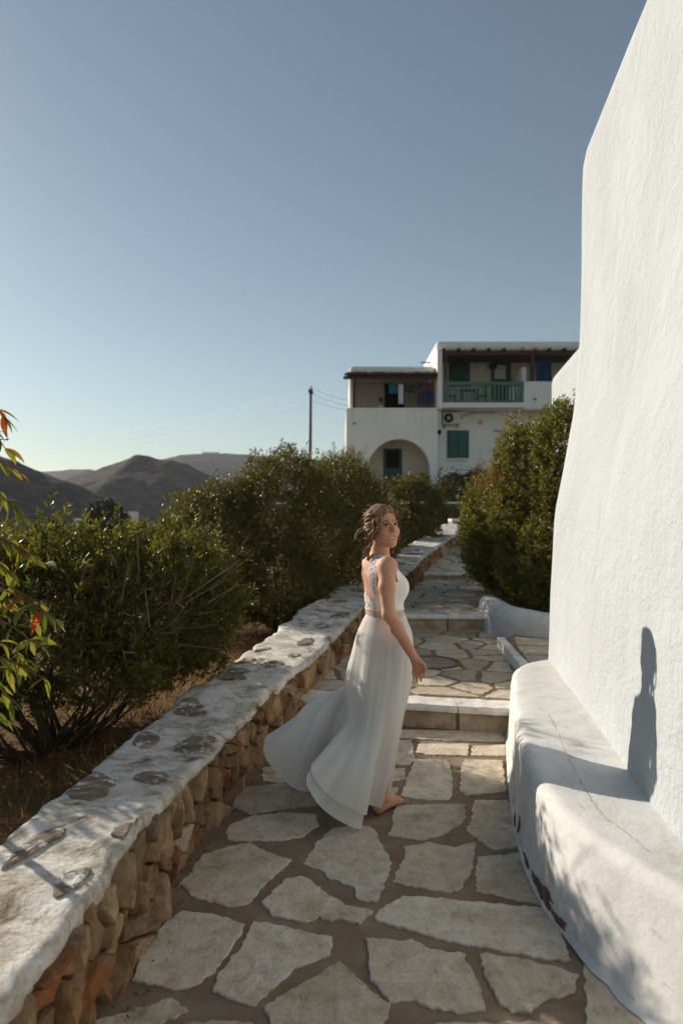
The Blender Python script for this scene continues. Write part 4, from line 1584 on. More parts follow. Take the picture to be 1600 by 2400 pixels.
# air conditioner
ax0, ax1, az0, az1 = hx(672, 28.9), hx(778, 28.9), hz(612, 28.9), hz(540, 28.9)
ac = thing("air_conditioner", "outdoor air conditioner unit hung under the balcony on the house wall", "air conditioner", ((ax0 + ax1) / 2, 29.0, az0))
box("casing", ax0, ax1, 28.8, 29.12, az0, az1, M["unit_white"], ac, bev=0.015)
fcx, fcz, fr = hx(708, 28.8), (az0 + az1) / 2, 0.205
vv = [(fcx + fr * math.cos(a), 28.795, fcz + fr * math.sin(a)) for a in np.linspace(0, 2 * math.pi, 25)[:-1]]
fo = add("fan_opening", vv, [tuple(range(24))[::-1]], M["black_plastic"], ac)
vv = [(fcx + 0.05 * math.cos(a), 28.78, fcz + 0.05 * math.sin(a)) for a in np.linspace(0, 2 * math.pi, 13)[:-1]]
add("fan_hub", vv, [tuple(range(12))[::-1]], M["steel"], fo)
for rr_ in (0.10, 0.155, 0.2):
    v, f = tube_vf([(fcx + rr_ * math.cos(a), 28.785, fcz + rr_ * math.sin(a)) for a in np.linspace(0, 2 * math.pi, 25)], 0.006, 4, cap=False)
    add("grille_ring", v, f, M["black_plastic"], fo)
for x in (ax0 + 0.1, ax1 - 0.1):
    v, f = merge_vf([box_vf(x - 0.02, x + 0.02, 28.78, 29.198, az0 - 0.04, az0 - 0.002), box_vf(x - 0.02, x + 0.02, 29.16, 29.198, az0 - 0.14, az0 - 0.04)])
    add("bracket", v, f, M["rust"], ac)


# laundry on the balconies
def cloth(name, label, x0, x1, y, z0, z1, mat, seed, waves=3, amp=0.05, group=None):
    nu, nv = 14, 10
    vv = []
    r = random.Random(seed)
    ph = r.uniform(0, 6)
    for th in (0, 0.012):
        for j in range(nv):
            for i in range(nu):
                u = i / (nu - 1); v_ = j / (nv - 1)
                x = x0 + (x1 - x0) * (u + 0.05 * math.sin(v_ * 3 + ph) * (v_)) 
                z = z1 - (z1 - z0) * v_ - 0.04 * math.sin(u * math.pi) * (1 - v_)
                vv.append((x, y + th + amp * v_ ** 0.5 * math.sin(u * waves * 6.28 + ph + v_), z))
    n = nu * nv
    ff = grid_faces(nu, nv, flip=True) + [tuple(i + n for i in q) for q in grid_faces(nu, nv)]
    for i in range(nu - 1):
        ff += [(i, i + 1, n + i + 1, n + i)[::-1], ((nv - 1) * nu + i, (nv - 1) * nu + i + 1, n + (nv - 1) * nu + i + 1, n + (nv - 1) * nu + i)]
    for j in range(nv - 1):
        ff += [(j * nu, (j + 1) * nu, n + (j + 1) * nu, n + j * nu)[::-1], (j * nu + nu - 1, (j + 1) * nu + nu - 1, n + (j + 1) * nu + nu - 1, n + j * nu + nu - 1)]
    o = add(name, vv, ff, M[mat], None, smooth=True, origin=((x0 + x1) / 2, y, z1))
    return tag(o, label, "laundry", group)


yl = 28.7
cloth("hanging_towel", "teal towel hung in the dark terrace doorway", hx(342, yl), hx(398, yl), yl, hz(424, yl), hz(362, yl), "teal_cloth", 1)
cloth("hanging_towel", "white towel hanging beside the teal towel on the terrace", hx(400, yl), hx(430, yl), yl, hz(488, yl), hz(362, yl), "white_cloth", 2, 1.5)
cloth("hanging_garment", "dark green garment on the terrace line next to the white towel", hx(440, yl), hx(508, yl), yl, hz(420, yl), hz(366, yl), "green_cloth", 3)
cloth("hanging_garment", "patterned blue and red cloth at the end of the terrace line", hx(520, yl), hx(618, yl), yl, hz(496, yl), hz(360, yl), "patterned_cloth", 4, 2.5)
cloth("hanging_towel", "large dark blue towel on the upper right balcony", hx(1240, yl), hx(1336, yl), yl, hz(352, yl), hz(206, yl), "blue_cloth", 5, 2)
v, f = tube_vf([(hx(122, yl), yl, hz(362, yl)), (hx(380, yl), yl, hz(366, yl)), (hx(636, yl), yl, hz(358, yl))], 0.008, 5)
tag(add("clothes_line", v, f, M["wire"], None, origin=(hx(380, yl), yl, hz(366, yl))), "thin clothes line strung across the left terrace", "clothes line")
v, f = tube_vf([(hx(1200, yl), yl, hz(204, yl)), (hx(1300, yl), yl, hz(210, yl)), (hx(1500, yl), yl, hz(202, yl))], 0.008, 5)
tag(add("clothes_line", v, f, M["wire"], None, origin=(hx(1300, yl), yl, hz(210, yl))), "thin clothes line on the upper right balcony", "clothes line")
# hat and dark garment on the balcony back wall
wy = 30.24
hat = thing("sun_hat", "white sun hat hanging on the upper balcony wall", "hat", (hx(913, wy), wy, hz(252, wy)))
for nm, r0, r1, d0, d1 in (("brim", 0.20, 0.19, 0.0, -0.02), ("crown", 0.11, 0.085, -0.022, -0.11)):
    vv = []
    cx, cz = hx(913, wy), hz(252, wy)
    for (rr_, dy) in ((r0, d0), (r1, d1), (0.01, d1 - 0.01)):
        for k in range(14):
            a = 2 * math.pi * k / 14
            vv.append((cx + rr_ * math.cos(a), wy + 0.1 + dy, cz + rr_ * 1.1 * math.sin(a)))
    add(nm, vv, grid_faces(14, 3, closed_u=True), M["white_cloth"], hat, smooth=True)
cloth("hanging_garment", "small black garment hung at the edge of the balcony door", hx(953, 30.2), hx(1000, 30.2), 30.15, hz(275, 30.2), hz(238, 30.2), "black_plastic", 6)

# balcony and terrace furniture
def table(name, label, cx, cy, z0, w, d, h, mat, cat="table"):
    tt = thing(name, label, cat, (cx, cy, z0))
    box("top", cx - w / 2, cx + w / 2, cy - d / 2, cy + d / 2, z0 + h - 0.04, z0 + h, M[mat], tt)
    for sx_ in (-1, 1):
        for sy_ in (-1, 1):
            x = cx + sx_ * (w / 2 - 0.06); y = cy + sy_ * (d / 2 - 0.06)
            box("leg", x - 0.025, x + 0.025, y - 0.025, y + 0.025, z0, z0 + h - 0.041, M[mat], tt)
    return tt


def chair(name, label, cx, cy, z0, mat, face=0, group=None):
    tt = thing(name, label, "chair", (cx, cy, z0), group)
    box("seat", cx - 0.21, cx + 0.21, cy - 0.21, cy + 0.21, z0 + 0.42, z0 + 0.45, M[mat], tt)
    for sx_ in (-1, 1):
        for sy_ in (-1, 1):
            x = cx + sx_ * 0.19; y = cy + sy_ * 0.19
            box("leg", x - 0.018, x + 0.018, y - 0.018, y + 0.018, z0, z0 + 0.419, M[mat], tt)
    bx = cx + face * 0.2
    for k in range(3):
        box("back_slat", bx - 0.015, bx + 0.015, cy - 0.2, cy + 0.2, z0 + 0.55 + 0.12 * k, z0 + 0.62 + 0.12 * k, M[mat], tt)
    for sy_ in (-1, 1):
        box("back_post", bx - 0.018, bx + 0.018, cy + sy_ * 0.19 - 0.018, cy + sy_ * 0.19 + 0.018, z0 + 0.451, z0 + 0.93, M[mat], tt)
    return tt


table("balcony_table", "dark table behind the green balcony railing", hx(855), 29.0, zbal1, 0.75, 0.6, 0.68, "table_wood")
chair("balcony_chair", "dark slatted chair at the shuttered end of the balcony", hx(745), 29.0, zbal1, "black_plastic", -1)
chair("balcony_chair", "dark slatted chair before the balcony door", hx(940), 29.0, zbal1, "black_plastic", 1)
zlt = hz(897, 27.5) - 0.75
chair("blue_chair", "blue chair on the lower terrace under the shuttered window", hx(697), 28.3, zlt, "blue_paint", -1)
table("terrace_table", "low dark table on the lower terrace behind the white parapet", hx(810), 28.4, zlt, 0.7, 0.6, 0.82, "black_plastic")
table("porch_table", "weathered wooden table inside the arched porch", hx(478, 28.9), 28.95, ZB, 0.62, 0.5, hz(930, 28.9) - ZB, "table_wood")
# porch bench at the arch's edge
pb = thing("porch_bench", "weathered plank bench at the right side of the arched porch", "bench", (hx(535, 28.8), 28.8, ZB))
zbt = hz(968, 28.8)
box("plank", hx(512, 28.8), hx(568, 28.8), 28.6, 28.95, zbt - 0.05, zbt, M["table_wood"], pb)
for r in (520, 560):
    box("leg", hx(r, 28.8) - 0.03, hx(r, 28.8) + 0.03, 28.65, 28.9, ZB, zbt - 0.051, M["table_wood"], pb)
# white domed oven in front of the porch
ov = thing("domed_oven", "white domed outdoor oven in front of the arched porch", "oven", (hx(450, 26.6), 26.6, 1.9))
ocx, ocy, orr = hx(455, 26.6), 26.6, 0.5
oz = hz(938, 26.6)
vv = []
for j in range(9):
    a = math.pi / 2 * j / 8
    for k in range(24):
        b_ = 2 * math.pi * k / 24
        vv.append((ocx + orr * math.cos(a) * math.cos(b_) + 0, ocy + orr * math.cos(a) * math.sin(b_), (oz - 0.55) + 0.55 * math.sin(a)))
add("dome", vv, grid_faces(24, 9, closed_u=True), M["house_white"], ov, smooth=True)
box("base", ocx - 0.6, ocx + 0.6, ocy - 0.6, ocy + 0.6, 1.6, oz - 0.551, M["house_white"], ov, bev=0.04)
vv = [(ocx + 0.17 * math.cos(a), ocy - 0.6, oz - 0.9 + 0.2 * math.sin(a)) for a in np.linspace(0, math.pi, 12)]
box("mouth", ocx - 0.18, ocx + 0.18, ocy - 0.61, ocy - 0.601, oz - 0.95, oz - 0.65, M["dark_interior"], ov)

# person sitting on the left terrace
py_ = 29.0
pxc = hx(292, py_)
zfl = zt0 - 0.85
Fd = Field((pxc - 0.5, py_ - 0.45, zfl), (pxc + 0.75, py_ + 0.45, zfl + 1.6), 0.02)
zs = zfl + 0.46
Fd.ell((pxc, py_, zs + 0.13), (0.15, 0.19, 0.15), k=0.05)
Fd.ell((pxc - 0.02, py_, zs + 0.42), (0.13, 0.19, 0.27), k=0.06)
Fd.cone((pxc, py_, zs + 0.62), (pxc + 0.02, py_, zs + 0.74), 0.055, 0.05, 0.03)
Fd.ell((pxc + 0.03, py_, zs + 0.85), (0.10, 0.08, 0.115), k=0.02)
for s_ in (-1, 1):
    Fd.cone((pxc, py_ + s_ * 0.20, zs + 0.56), (pxc + 0.08, py_ + s_ * 0.25, zs + 0.30), 0.055, 0.045, 0.03)
    Fd.cone((pxc + 0.08, py_ + s_ * 0.25, zs + 0.30), (pxc + 0.32, py_ + s_ * 0.12, zs + 0.24), 0.045, 0.035, 0.02)
    Fd.cone((pxc + 0.05, py_ + s_ * 0.1, zs + 0.08), (pxc + 0.46, py_ + s_ * 0.12, zs + 0.08), 0.085, 0.06, 0.03)
    Fd.cone((pxc + 0.46, py_ + s_ * 0.12, zs + 0.08), (pxc + 0.46, py_ + s_ * 0.12, zfl + 0.07), 0.06, 0.04, 0.02)
    Fd.cone((pxc + 0.46, py_ + s_ * 0.12, zfl + 0.035), (pxc + 0.64, py_ + s_ * 0.12, zfl + 0.03), 0.04, 0.03, 0.02)
V, Q = Fd.mesh()
simple("far_skin", (0.22, 0.12, 0.08), 0.6, 0.3, var=0.05)
simple("dark_trousers", (0.06, 0.045, 0.04), 0.9, 0.1)
simple("dark_hair", (0.02, 0.014, 0.01), 0.6, 0.3)
sp_ = thing("person", "person in a white T-shirt sitting on the left terrace of the house", "person", (pxc, py_, zfl))
bo = add("body", V, Q, M["far_skin"], sp_, smooth=True)
bo.data.materials.append(M["grey_shirt"]); bo.data.materials.append(M["dark_trousers"])
for p in bo.data.polygons:
    c_ = np.array(p.center) + np.array((pxc, py_, zfl))
    if c_[2] > zs + 0.17 and c_[2] < zs + 0.66 and c_[0] < pxc + 0.16 and (abs(c_[1] - py_) < 0.2 or c_[2] > zs + 0.4):
        p.material_index = 1
    elif c_[2] < zs + 0.18 and c_[2] > zfl + 0.1 and abs(c_[1] - py_) < 0.21:
        p.material_index = 2
Fh = Field((pxc - 0.15, py_ - 0.15, zs + 0.7), (pxc + 0.2, py_ + 0.15, zs + 1.05), 0.015)
Fh.ell((pxc + 0.015, py_, zs + 0.885), (0.108, 0.092, 0.10), k=0.01)
Fh.ell((pxc + 0.12, py_, zs + 0.80), (0.07, 0.09, 0.10), k=0.02, sub=True)
V, Q = Fh.mesh()
add("hair", V, Q, M["dark_hair"], sp_, smooth=True)
chair("terrace_chair", "white chair under the person on the left terrace", pxc, py_, zfl, "unit_white", -1)

# utility pole and its wires
up = thing("utility_pole", "brown wooden utility pole rising behind the bushes beside the house", "utility pole", (-1.62, 35.0, 1.0))
v, f = tube_vf([(-1.62, 35, 0.5), (-1.60, 35, 4), (-1.57, 35, 8.08)], [0.10, 0.085, 0.062], 12)
add("shaft", v, f, M["pole_wood"], up, smooth=True)
box("crossarm", -1.68, -1.46, 34.5, 35.5, 7.78, 7.86, M["pole_wood"], up)
for k in range(3):
    v, f = tube_vf([(-1.57, 34.6 + 0.4 * k, 7.86), (-1.57, 34.6 + 0.4 * k, 7.98)], [0.035, 0.025], 8)
    add("insulator", v, f, M["unit_white"], up)
for k in range(3):
    a = np.array((-1.57, 34.6 + 0.4 * k, 7.97 - 0.25 * k)); b_ = np.array((-46.0, 95.0 + 1.0 * k, 13.5 - 1.0 * k))
    pts = [tuple(a + (b_ - a) * t_ - np.array((0, 0, 7.0 * t_ * (1 - t_)))) for t_ in np.linspace(0, 1, 24)]
    v, f = tube_vf(pts, 0.006, 5)
    tag(add("power_line", v, f, M["wire"], None, origin=tuple(a)), ["uppermost wire sagging from the pole down the valley", "middle wire sagging from the pole down the valley", "lowest wire sagging from the pole down the valley"][k], "wire", "wires from the pole to the valley")
for k in range(3):
    a = np.array((-1.57, 34.6 + 0.4 * k, 7.97 - 0.25 * k)); b_ = np.array((hx(108), 30.0 + 0.2 * k, hz(420 + 28 * k)))
    pts = [tuple(a + (b_ - a) * t_ - np.array((0, 0, 0.3 * t_ * (1 - t_)))) for t_ in np.linspace(0, 1, 10)]
    v, f = tube_vf(pts, 0.006, 5)
    tag(add("power_line", v, f, M["wire"], None, origin=tuple(a)), ["topmost wire between the pole and the house", "middle wire between the pole and the house", "lowest wire between the pole and the house"][k], "wire", "wires from the pole to the house")
# mast on the far ridge
ms = thing("antenna_mast", "tiny antenna mast standing on the far grey ridge", "antenna", (-221.5, 1095, 94))
v, f = tube_vf([(-221.5, 1095, 90), (-221.5, 1095, 108)], [0.35, 0.15], 6)
add("mast", v, f, M["steel"], ms)
box("hut", -222, -196, 1092, 1100, 90, 97.5, M["far_white"], ms)
# far houses in the valley
for (x0, x1, y, d, z0, z1, lab) in ((-31.5, -27.5, 80, 6, -6, 0.85, "low white house in the valley beside the round dark tree"), (-29.4, -27.0, 86, 5, -6, 1.7, "small pale house with a higher roof behind the round dark tree")):
    fh = thing("far_house", lab, "house", ((x0 + x1) / 2, y, z0))
    box("wall", x0, x1, y, y + d, z0, z1, M["far_white"], fh, bev=0.1)
    box("window", x0 + 0.8, x0 + 1.5, y - 0.05, y - 0.001, z1 - 1.6, z1 - 0.7, M["dark_interior"], fh)
    box("window", x1 - 1.4, x1 - 0.8, y - 0.05, y - 0.001, z1 - 1.6, z1 - 0.7, M["dark_interior"], fh)


# ------------------------------------------------------------------ foliage
def norm(v):
    return v / (np.linalg.norm(v, axis=-1, keepdims=True) + 1e-9)


def leaf_mesh(name, pos, axis_, length, width, rnd, mat, parent, fine=True, rs=None, curl=0.15):
    N = len(pos)
    axis_ = norm(axis_)
    ref = rs.normal(size=(N, 3))
    ref[:, 2] += 0.6
    side = norm(np.cross(axis_, ref))
    nrm = np.cross(side, axis_)
    L = length[:, None]; W = width[:, None] / 2
    base = np.array(wloc(parent))
    pos = pos - base
    if fine:
        v = np.stack([pos, pos + axis_ * L * 0.5 + side * W - nrm * L * 0.0, pos + axis_ * L * 0.5 - side * W,
                      pos + axis_ * L + nrm * (-curl) * L, pos + axis_ * L * 0.5 - nrm * W * 0.45], 1).reshape(-1, 3)
        f = np.array([[0, 1, 4], [0, 4, 2], [4, 1, 3], [4, 3, 2]])
        nv = 5
    else:
        v = np.stack([pos, pos + axis_ * L * 0.5 + side * W, pos + axis_ * L, pos + axis_ * L * 0.5 - side * W - nrm * W * 0.3], 1).reshape(-1, 3)
        f = np.array([[0, 1, 2], [0, 2, 3]])
        nv = 4
    faces = (f[None] + (np.arange(N) * nv)[:, None, None]).reshape(-1, 3)
    me = bpy.data.meshes.new(name)
    me.vertices.add(len(v)); me.vertices.foreach_set("co", v.astype(np.float32).ravel())
    me.loops.add(len(faces) * 3); me.loops.foreach_set("vertex_index", faces.astype(np.int32).ravel())
    me.polygons.add(len(faces))
    me.polygons.foreach_set("loop_start", np.arange(len(faces), dtype=np.int32) * 3)
    me.polygons.foreach_set("loop_total", np.full(len(faces), 3, np.int32))
    at = me.attributes.new("rnd", 'FLOAT', 'POINT')
    at.data.foreach_set("value", np.repeat(rnd, nv).astype(np.float32))
    me.update(); me.validate()
    o = bpy.data.objects.new(name, me)
    me.materials.append(M[mat])
    col.objects.link(o)
    o.parent = parent
    return o


def bush(name, label, cat, base, lobes, nclus, per, ll, lw, mat, seed, fine=True, upb=0.5, depth=0.35, spread=0.05, lump=0.22, lumpf=3.0, stems=None, zmin=None, group=None, twig_share=0.15, stem_r=0.03, spread_ang=(0.35, 1.25), shoot=0.16):
    rs = np.random.RandomState(seed)
    root = thing(name, label, cat, base, group)
    ar_ = np.array([l[1][0] * l[1][1] + l[1][1] * l[1][2] + l[1][0] * l[1][2] for l in lobes])
    pick = rs.choice(len(lobes), nclus * 2, p=ar_ / ar_.sum())
    C = np.array([l[0] for l in lobes])[pick]; Rr = np.array([l[1] for l in lobes])[pick]
    d = norm(rs.normal(size=(len(pick), 3)))
    lum = 1 + lump * vnoise(d * lumpf + C * 1.7, seed) + 0.10 * vnoise(d * lumpf * 2.7 + C, seed + 1)
    q = 1 - depth * np.abs(rs.normal(size=len(pick))) ** 1.2 * 0.6
    q = np.clip(q, 0.2, 1.2)
    pos = C + d * Rr * (lum * q)[:, None]
    out = norm(d / Rr)
    sh_ = rs.rand(len(pick)) < 0.07
    pos = pos + out * (sh_ * rs.uniform(0.04, shoot, len(pick)))[:, None] + np.array([0, 0, 1.0]) * (sh_ * rs.uniform(0.0, shoot * 0.6, len(pick)))[:, None]
    keep = np.ones(len(pos), bool)
    for (c, r) in lobes:
        e = (((pos - np.array(c)) / np.array(r)) ** 2).sum(1)
        keep &= e > 0.40
    if zmin is not None:
        keep &= pos[:, 2] > zmin + 0.06 * rs.rand(len(pos))
    pos = pos[keep][:nclus]; out = out[keep][:nclus]
    n = len(pos)
    ax_ = norm(out * 0.75 + np.array([0, 0, upb]) + 0.45 * rs.normal(size=(n, 3)))
    # leaves in whorls round each twig tip
    P_ = np.repeat(pos, per, 0); A_ = np.repeat(ax_, per, 0)
    m = len(P_)
    th = rs.uniform(spread_ang[0], spread_ang[1], m)
    rd = norm(np.cross(A_, rs.normal(size=(m, 3))))
    ld = A_ * np.cos(th)[:, None] + rd * np.sin(th)[:, None]
    P_ = P_ + A_ * (rs.uniform(-spread, spread, m))[:, None] + rs.normal(size=(m, 3)) * spread * 0.15
    crnd = np.repeat(rs.rand(n), per)
    pn = 0.5 + 0.5 * vnoise(P_ * 2.2, seed + 3)
    rnd = np.clip(0.40 * crnd + 0.30 * pn + 0.45 * rs.rand(m) ** 1.3 - 0.05, 0, 1)
    leaf_mesh("crown", P_, ld, ll * rs.uniform(0.45, 1.3, m), lw * rs.uniform(0.6, 1.25, m), rnd, mat, root, fine, rs)
    # twigs reaching into the crown
    k = int(n * twig_share)
    sel = rs.choice(n, k, replace=False)
    a = pos[sel]
    ctr = np.array(lobes[0][0])
    b_ = a - ax_[sel] * rs.uniform(0.10, 0.28, k)[:, None] - np.array([0, 0, 0.03])
    w = rs.normal(size=(k, 3))
    sd2 = norm(np.cross(a - b_, w)) * 0.0035
    base_ = np.array(wloc(root))
    vv = np.stack([a + ax_[sel] * 0.02, b_ + sd2, b_ - sd2], 1).reshape(-1, 3)
    add("twigs", vv, np.arange(3 * k).reshape(-1, 3), M["twig"], root)
    # stems
    rp = random.Random(seed)
    parts_ = []
    bx, by, bz = base
    for (c, r) in lobes:
        for s_ in range(stems or 4):
            a_ = np.array((bx + rp.uniform(-0.12, 0.12), by + rp.uniform(-0.12, 0.12), bz - 0.12))
            e_ = np.array(c) + np.array([rp.uniform(-0.75, 0.75) * r[0], rp.uniform(-0.75, 0.75) * r[1], rp.uniform(-0.35, 0.6) * r[2]])
            mid = (a_ + e_) / 2 + np.array([rp.uniform(-0.1, 0.1), rp.uniform(-0.1, 0.1), -0.12])
            pts = crom([a_, a_ * 0.6 + mid * 0.4 + np.array([0, 0, 0.05]), mid, e_], np.linspace(0, 3, 9))
            parts_.append(tube_vf([tuple(p) for p in pts], list(np.linspace(stem_r, stem_r * 0.18, 9)), 6))
    v, f = merge_vf(parts_)
    add("trunk", v, f, M["bark"], root, smooth=True)
    return root


bush("near_bush", "dense dark green bush just over the parapet with bare branches below", "bush", (-2.1, 5.0, -0.15),
     [((-2.05, 4.95, 0.78), (1.05, 0.95, 0.74)), ((-1.52, 5.45, 0.86), (0.70, 0.58, 0.66)), ((-2.9, 4.6, 0.68), (0.9, 0.85, 0.78)), ((-2.7, 5.5, 0.75), (0.85, 0.8, 0.72))],
     7600, 12, 0.060, 0.0165, "leaf_near", 101, fine=True, upb=0.7, zmin=0.36, stems=12, stem_r=0.022, lump=0.22, lumpf=3.4, twig_share=1.0)
bush("tall_bush", "large rounded dark green bush behind the woman beside the parapet", "bush", (-0.8, 9.2, 0.1),
     [((-1.60, 8.85, 1.05), (0.72, 0.85, 0.98)), ((-0.80, 9.25, 1.32), (0.88, 0.95, 1.14)), ((-0.05, 10.25, 1.32), (0.78, 0.85, 1.06)), ((-0.9, 8.8, 0.75), (0.8, 0.7, 0.6))],
     19000, 10, 0.042, 0.016, "leaf_mid", 102, fine=False, upb=0.5, zmin=0.22, stems=4, lump=0.16, lumpf=4)
bush("broom_bush", "feathery yellow green broom bush rising behind the tall bush", "bush", (0.1, 12.2, 0.3),
     [((0.02, 12.2, 1.62), (0.62, 0.7, 0.98)), ((0.55, 12.9, 1.15), (0.55, 0.6, 0.72))],
     7000, 10, 0.12, 0.007, "leaf_broom", 103, fine=False, upb=1.3, zmin=0.4, stems=4, spread=0.1, lump=0.2, spread_ang=(0.05, 0.4))
bush("round_bush", "smaller olive green bush where the parapet bends towards the house", "bush", (1.7, 17.0, 0.6),
     [((1.72, 17.0, 1.65), (0.80, 0.9, 0.92)), ((0.85, 14.6, 1.15), (0.60, 0.8, 0.70))],
     6500, 9, 0.06, 0.026, "leaf_mid", 104, fine=False, upb=0.5, zmin=0.62, stems=4, lump=0.2)
bush("yellowing_bush", "yellowish dry bush growing on the retaining wall below the terrace", "bush", (4.3, 25.2, 1.9),
     [((4.15, 25.2, 2.45), (0.62, 0.5, 0.62)), ((5.0, 25.2, 2.5), (0.6, 0.5, 0.7))],
     2600, 8, 0.08, 0.03, "leaf_dry", 105, fine=False, upb=0.4, zmin=1.95, stems=3)
bush("trailing_shrub", "dry brownish shrub spilling over the retaining wall top", "bush", (3.3, 23.8, 1.2),
     [((3.3, 23.7, 1.65), (0.5, 0.3, 0.4)), ((4.7, 23.75, 1.75), (0.7, 0.3, 0.35))],
     700, 8, 0.07, 0.022, "leaf_dry", 106, fine=False, upb=0.1, zmin=1.3, stems=3)
rb = bush("glossy_bush", "tall glossy green bush growing in the planter against the white building", "bush", (2.4, 8.9, 0.42),
     [((2.20, 9.75, 1.40), (0.50, 0.60, 0.82)), ((2.42, 9.05, 1.72), (0.48, 0.55, 1.12)), ((2.74, 8.35, 2.02), (0.42, 0.48, 0.98)), ((2.62, 8.25, 1.05), (0.50, 0.50, 0.62)), ((2.55, 8.75, 1.0), (0.55, 0.55, 0.6)), ((2.62, 10.9, 1.15), (0.52, 0.75, 0.78))],
     17000, 10, 0.052, 0.019, "leaf_right", 107, fine=True, upb=0.45, zmin=0.44, stems=5, lump=0.12, lumpf=3.5, shoot=0.12)
rs = np.random.RandomState(9)
n = 240
P0 = np.array((1.86, 8.62, 2.02)) + rs.normal(size=(n, 3)) * np.array((0.10, 0.08, 0.13))
leaf_mesh("withered_twigs", P0, rs.normal(size=(n, 3)) * 0.6 + np.array((-0.3, -0.3, 0.7)), rs.uniform(0.06, 0.16, n), np.full(n, 0.007), rs.rand(n), "leaf_red_twig", rb, False, rs)
# soil in the planter
v, f = slab_vf([(2.0, 8.0), (2.7, 7.62), (3.2, 7.6), (3.6, 12.0), (2.6, 13.0), (2.1, 9.5)], lambda x, y: 0.25, 0.2, rng, seg=0.3, amp=0.01, bev=0.02)
add("planter_soil", v, f, M["soil"], pl)

# round tree in the valley
bush("round_tree", "round dark tree standing in the valley before the brown hill", "tree", (-20.6, 60.0, -4.0),
     [((-20.6, 60.0, 0.9), (1.75, 1.6, 1.9)), ((-19.9, 60.0, 0.1), (1.4, 1.4, 1.6)), ((-21.3, 60.0, 0.2), (1.2, 1.3, 1.5))],
     2600, 8, 0.22, 0.09, "leaf_dark", 108, fine=False, upb=0.3, stems=3, stem_r=0.16)
bush("small_tree", "small olive tree in the valley beside the tall bush", "tree", (-15.6, 62.0, -4.2),
     [((-15.8, 62.0, -0.1), (1.2, 1.2, 1.1)), ((-17.2, 63.0, -0.9), (1.3, 1.2, 1.0))],
     1400, 8, 0.2, 0.07, "leaf_dry", 109, fine=False, upb=0.3, stems=3, stem_r=0.12)
bush("valley_shrub", "low dark shrub on the slope under the far white house", "bush", (-27.0, 70.0, -5.0),
     [((-27.0, 70.0, -2.2), (2.6, 1.5, 1.8)), ((-33.0, 72.0, -2.4), (3.2, 1.5, 1.9))],
     1500, 8, 0.24, 0.1, "leaf_dark", 110, fine=False, upb=0.3, stems=2, stem_r=0.1)

# dry grass between the parapet and the bushes
rs = np.random.RandomState(12)
n = 26000
y = rs.uniform(1.2, 13.0, n)
s_ = 0.66 + np.abs(rs.normal(size=n)) * 1.5
x = XL(y) - s_
ok = x > -5.5
x, y = x[ok], y[ok]
z = ground_z(x, y)
n = len(x)
gr = bpy.data.objects.new("dry_grass", None)
bpy.data.objects.remove(gr)
holder = thing("dry_grass", "short dry brown grass and litter under the bushes behind the parapet", "grass", (-2.0, 5.0, 0.0))
ob = leaf_mesh("blades", np.stack([x, y, z - 0.01], 1), rs.normal(size=(n, 3)) * 0.55 + np.array((0, 0, 0.9)), rs.uniform(0.04, 0.17, n), rs.uniform(0.003, 0.008, n), rs.rand(n), "grass_dry", holder, False, rs)
ob.parent = None
ob.location = holder.location
bpy.data.objects.remove(holder)
ob.name = "dry_grass"
tag(ob, "short dry brown grass and litter under the bushes behind the parapet", "grass", kind="stuff")

# bare grey twigs standing out of the near bush
nb_ = bpy.data.objects["near_bush"]
rp = random.Random(41)
parts_ = []
for i in range(150):
    a = rp.uniform(-0.4, 2.2)
    c0 = np.array((-1.75 + rp.uniform(-0.55, 0.55), 5.0 + rp.uniform(-0.5, 0.5), 0.75))
    d0 = np.array((rp.uniform(-0.5, 1.0), rp.uniform(-1.0, 0.3), rp.uniform(-0.1, 1.0)))
    d0 /= np.linalg.norm(d0)
    s0 = c0 + d0 * rp.uniform(0.3, 0.5)
    L0 = rp.uniform(0.18, 0.42)
    k0 = np.array((rp.uniform(-1, 1), rp.uniform(-1, 1), rp.uniform(-0.6, 1))) * 0.10
    pts = [s0, s0 + d0 * L0 * 0.5 + k0 * 0.5, s0 + d0 * L0 + k0]
    parts_.append(tube_vf([tuple(p) for p in crom(pts, np.linspace(0, 2, 6))], list(np.linspace(0.005, 0.0015, 6)), 4, cap=False))
    e_ = s0 + d0 * L0 * 0.5 + k0 * 0.5
    parts_.append(tube_vf([tuple(e_), tuple(e_ + (d0 + 4 * k0) * L0 * 0.4)], [0.003, 0.001], 4, cap=False))
v, f = merge_vf(parts_)
simple("grey_twig", (0.22, 0.17, 0.125), 0.9, 0.15, var=0.25, scale=50)
tag(add("dead_twigs", v, f, M["grey_twig"], nb_), kind="stuff")
# leaf litter along the foot of the parapet
rs = np.random.RandomState(15)
n = 420
y = rs.uniform(1.8, 5.1, n)
x = XL(y) + 0.03 + np.abs(rs.normal(size=n)) * 0.07
hl = thing("leaf_litter", "x", "y", (-0.6, 3.5, 0.0))
ob = leaf_mesh("leaf_litter", np.stack([x, y, np.full(n, 0.006)], 1), rs.normal(size=(n, 3)) * np.array((1, 1, 0.15)), rs.uniform(0.008, 0.03, n), rs.uniform(0.004, 0.010, n), rs.rand(n), "grass_dry", hl, False, rs)
ob.parent = None
ob.location = hl.location
bpy.data.objects.remove(hl)
ob.name = "leaf_litter"
tag(ob, "dry leaf litter gathered along the foot of the rubble parapet", "litter", kind="stuff")

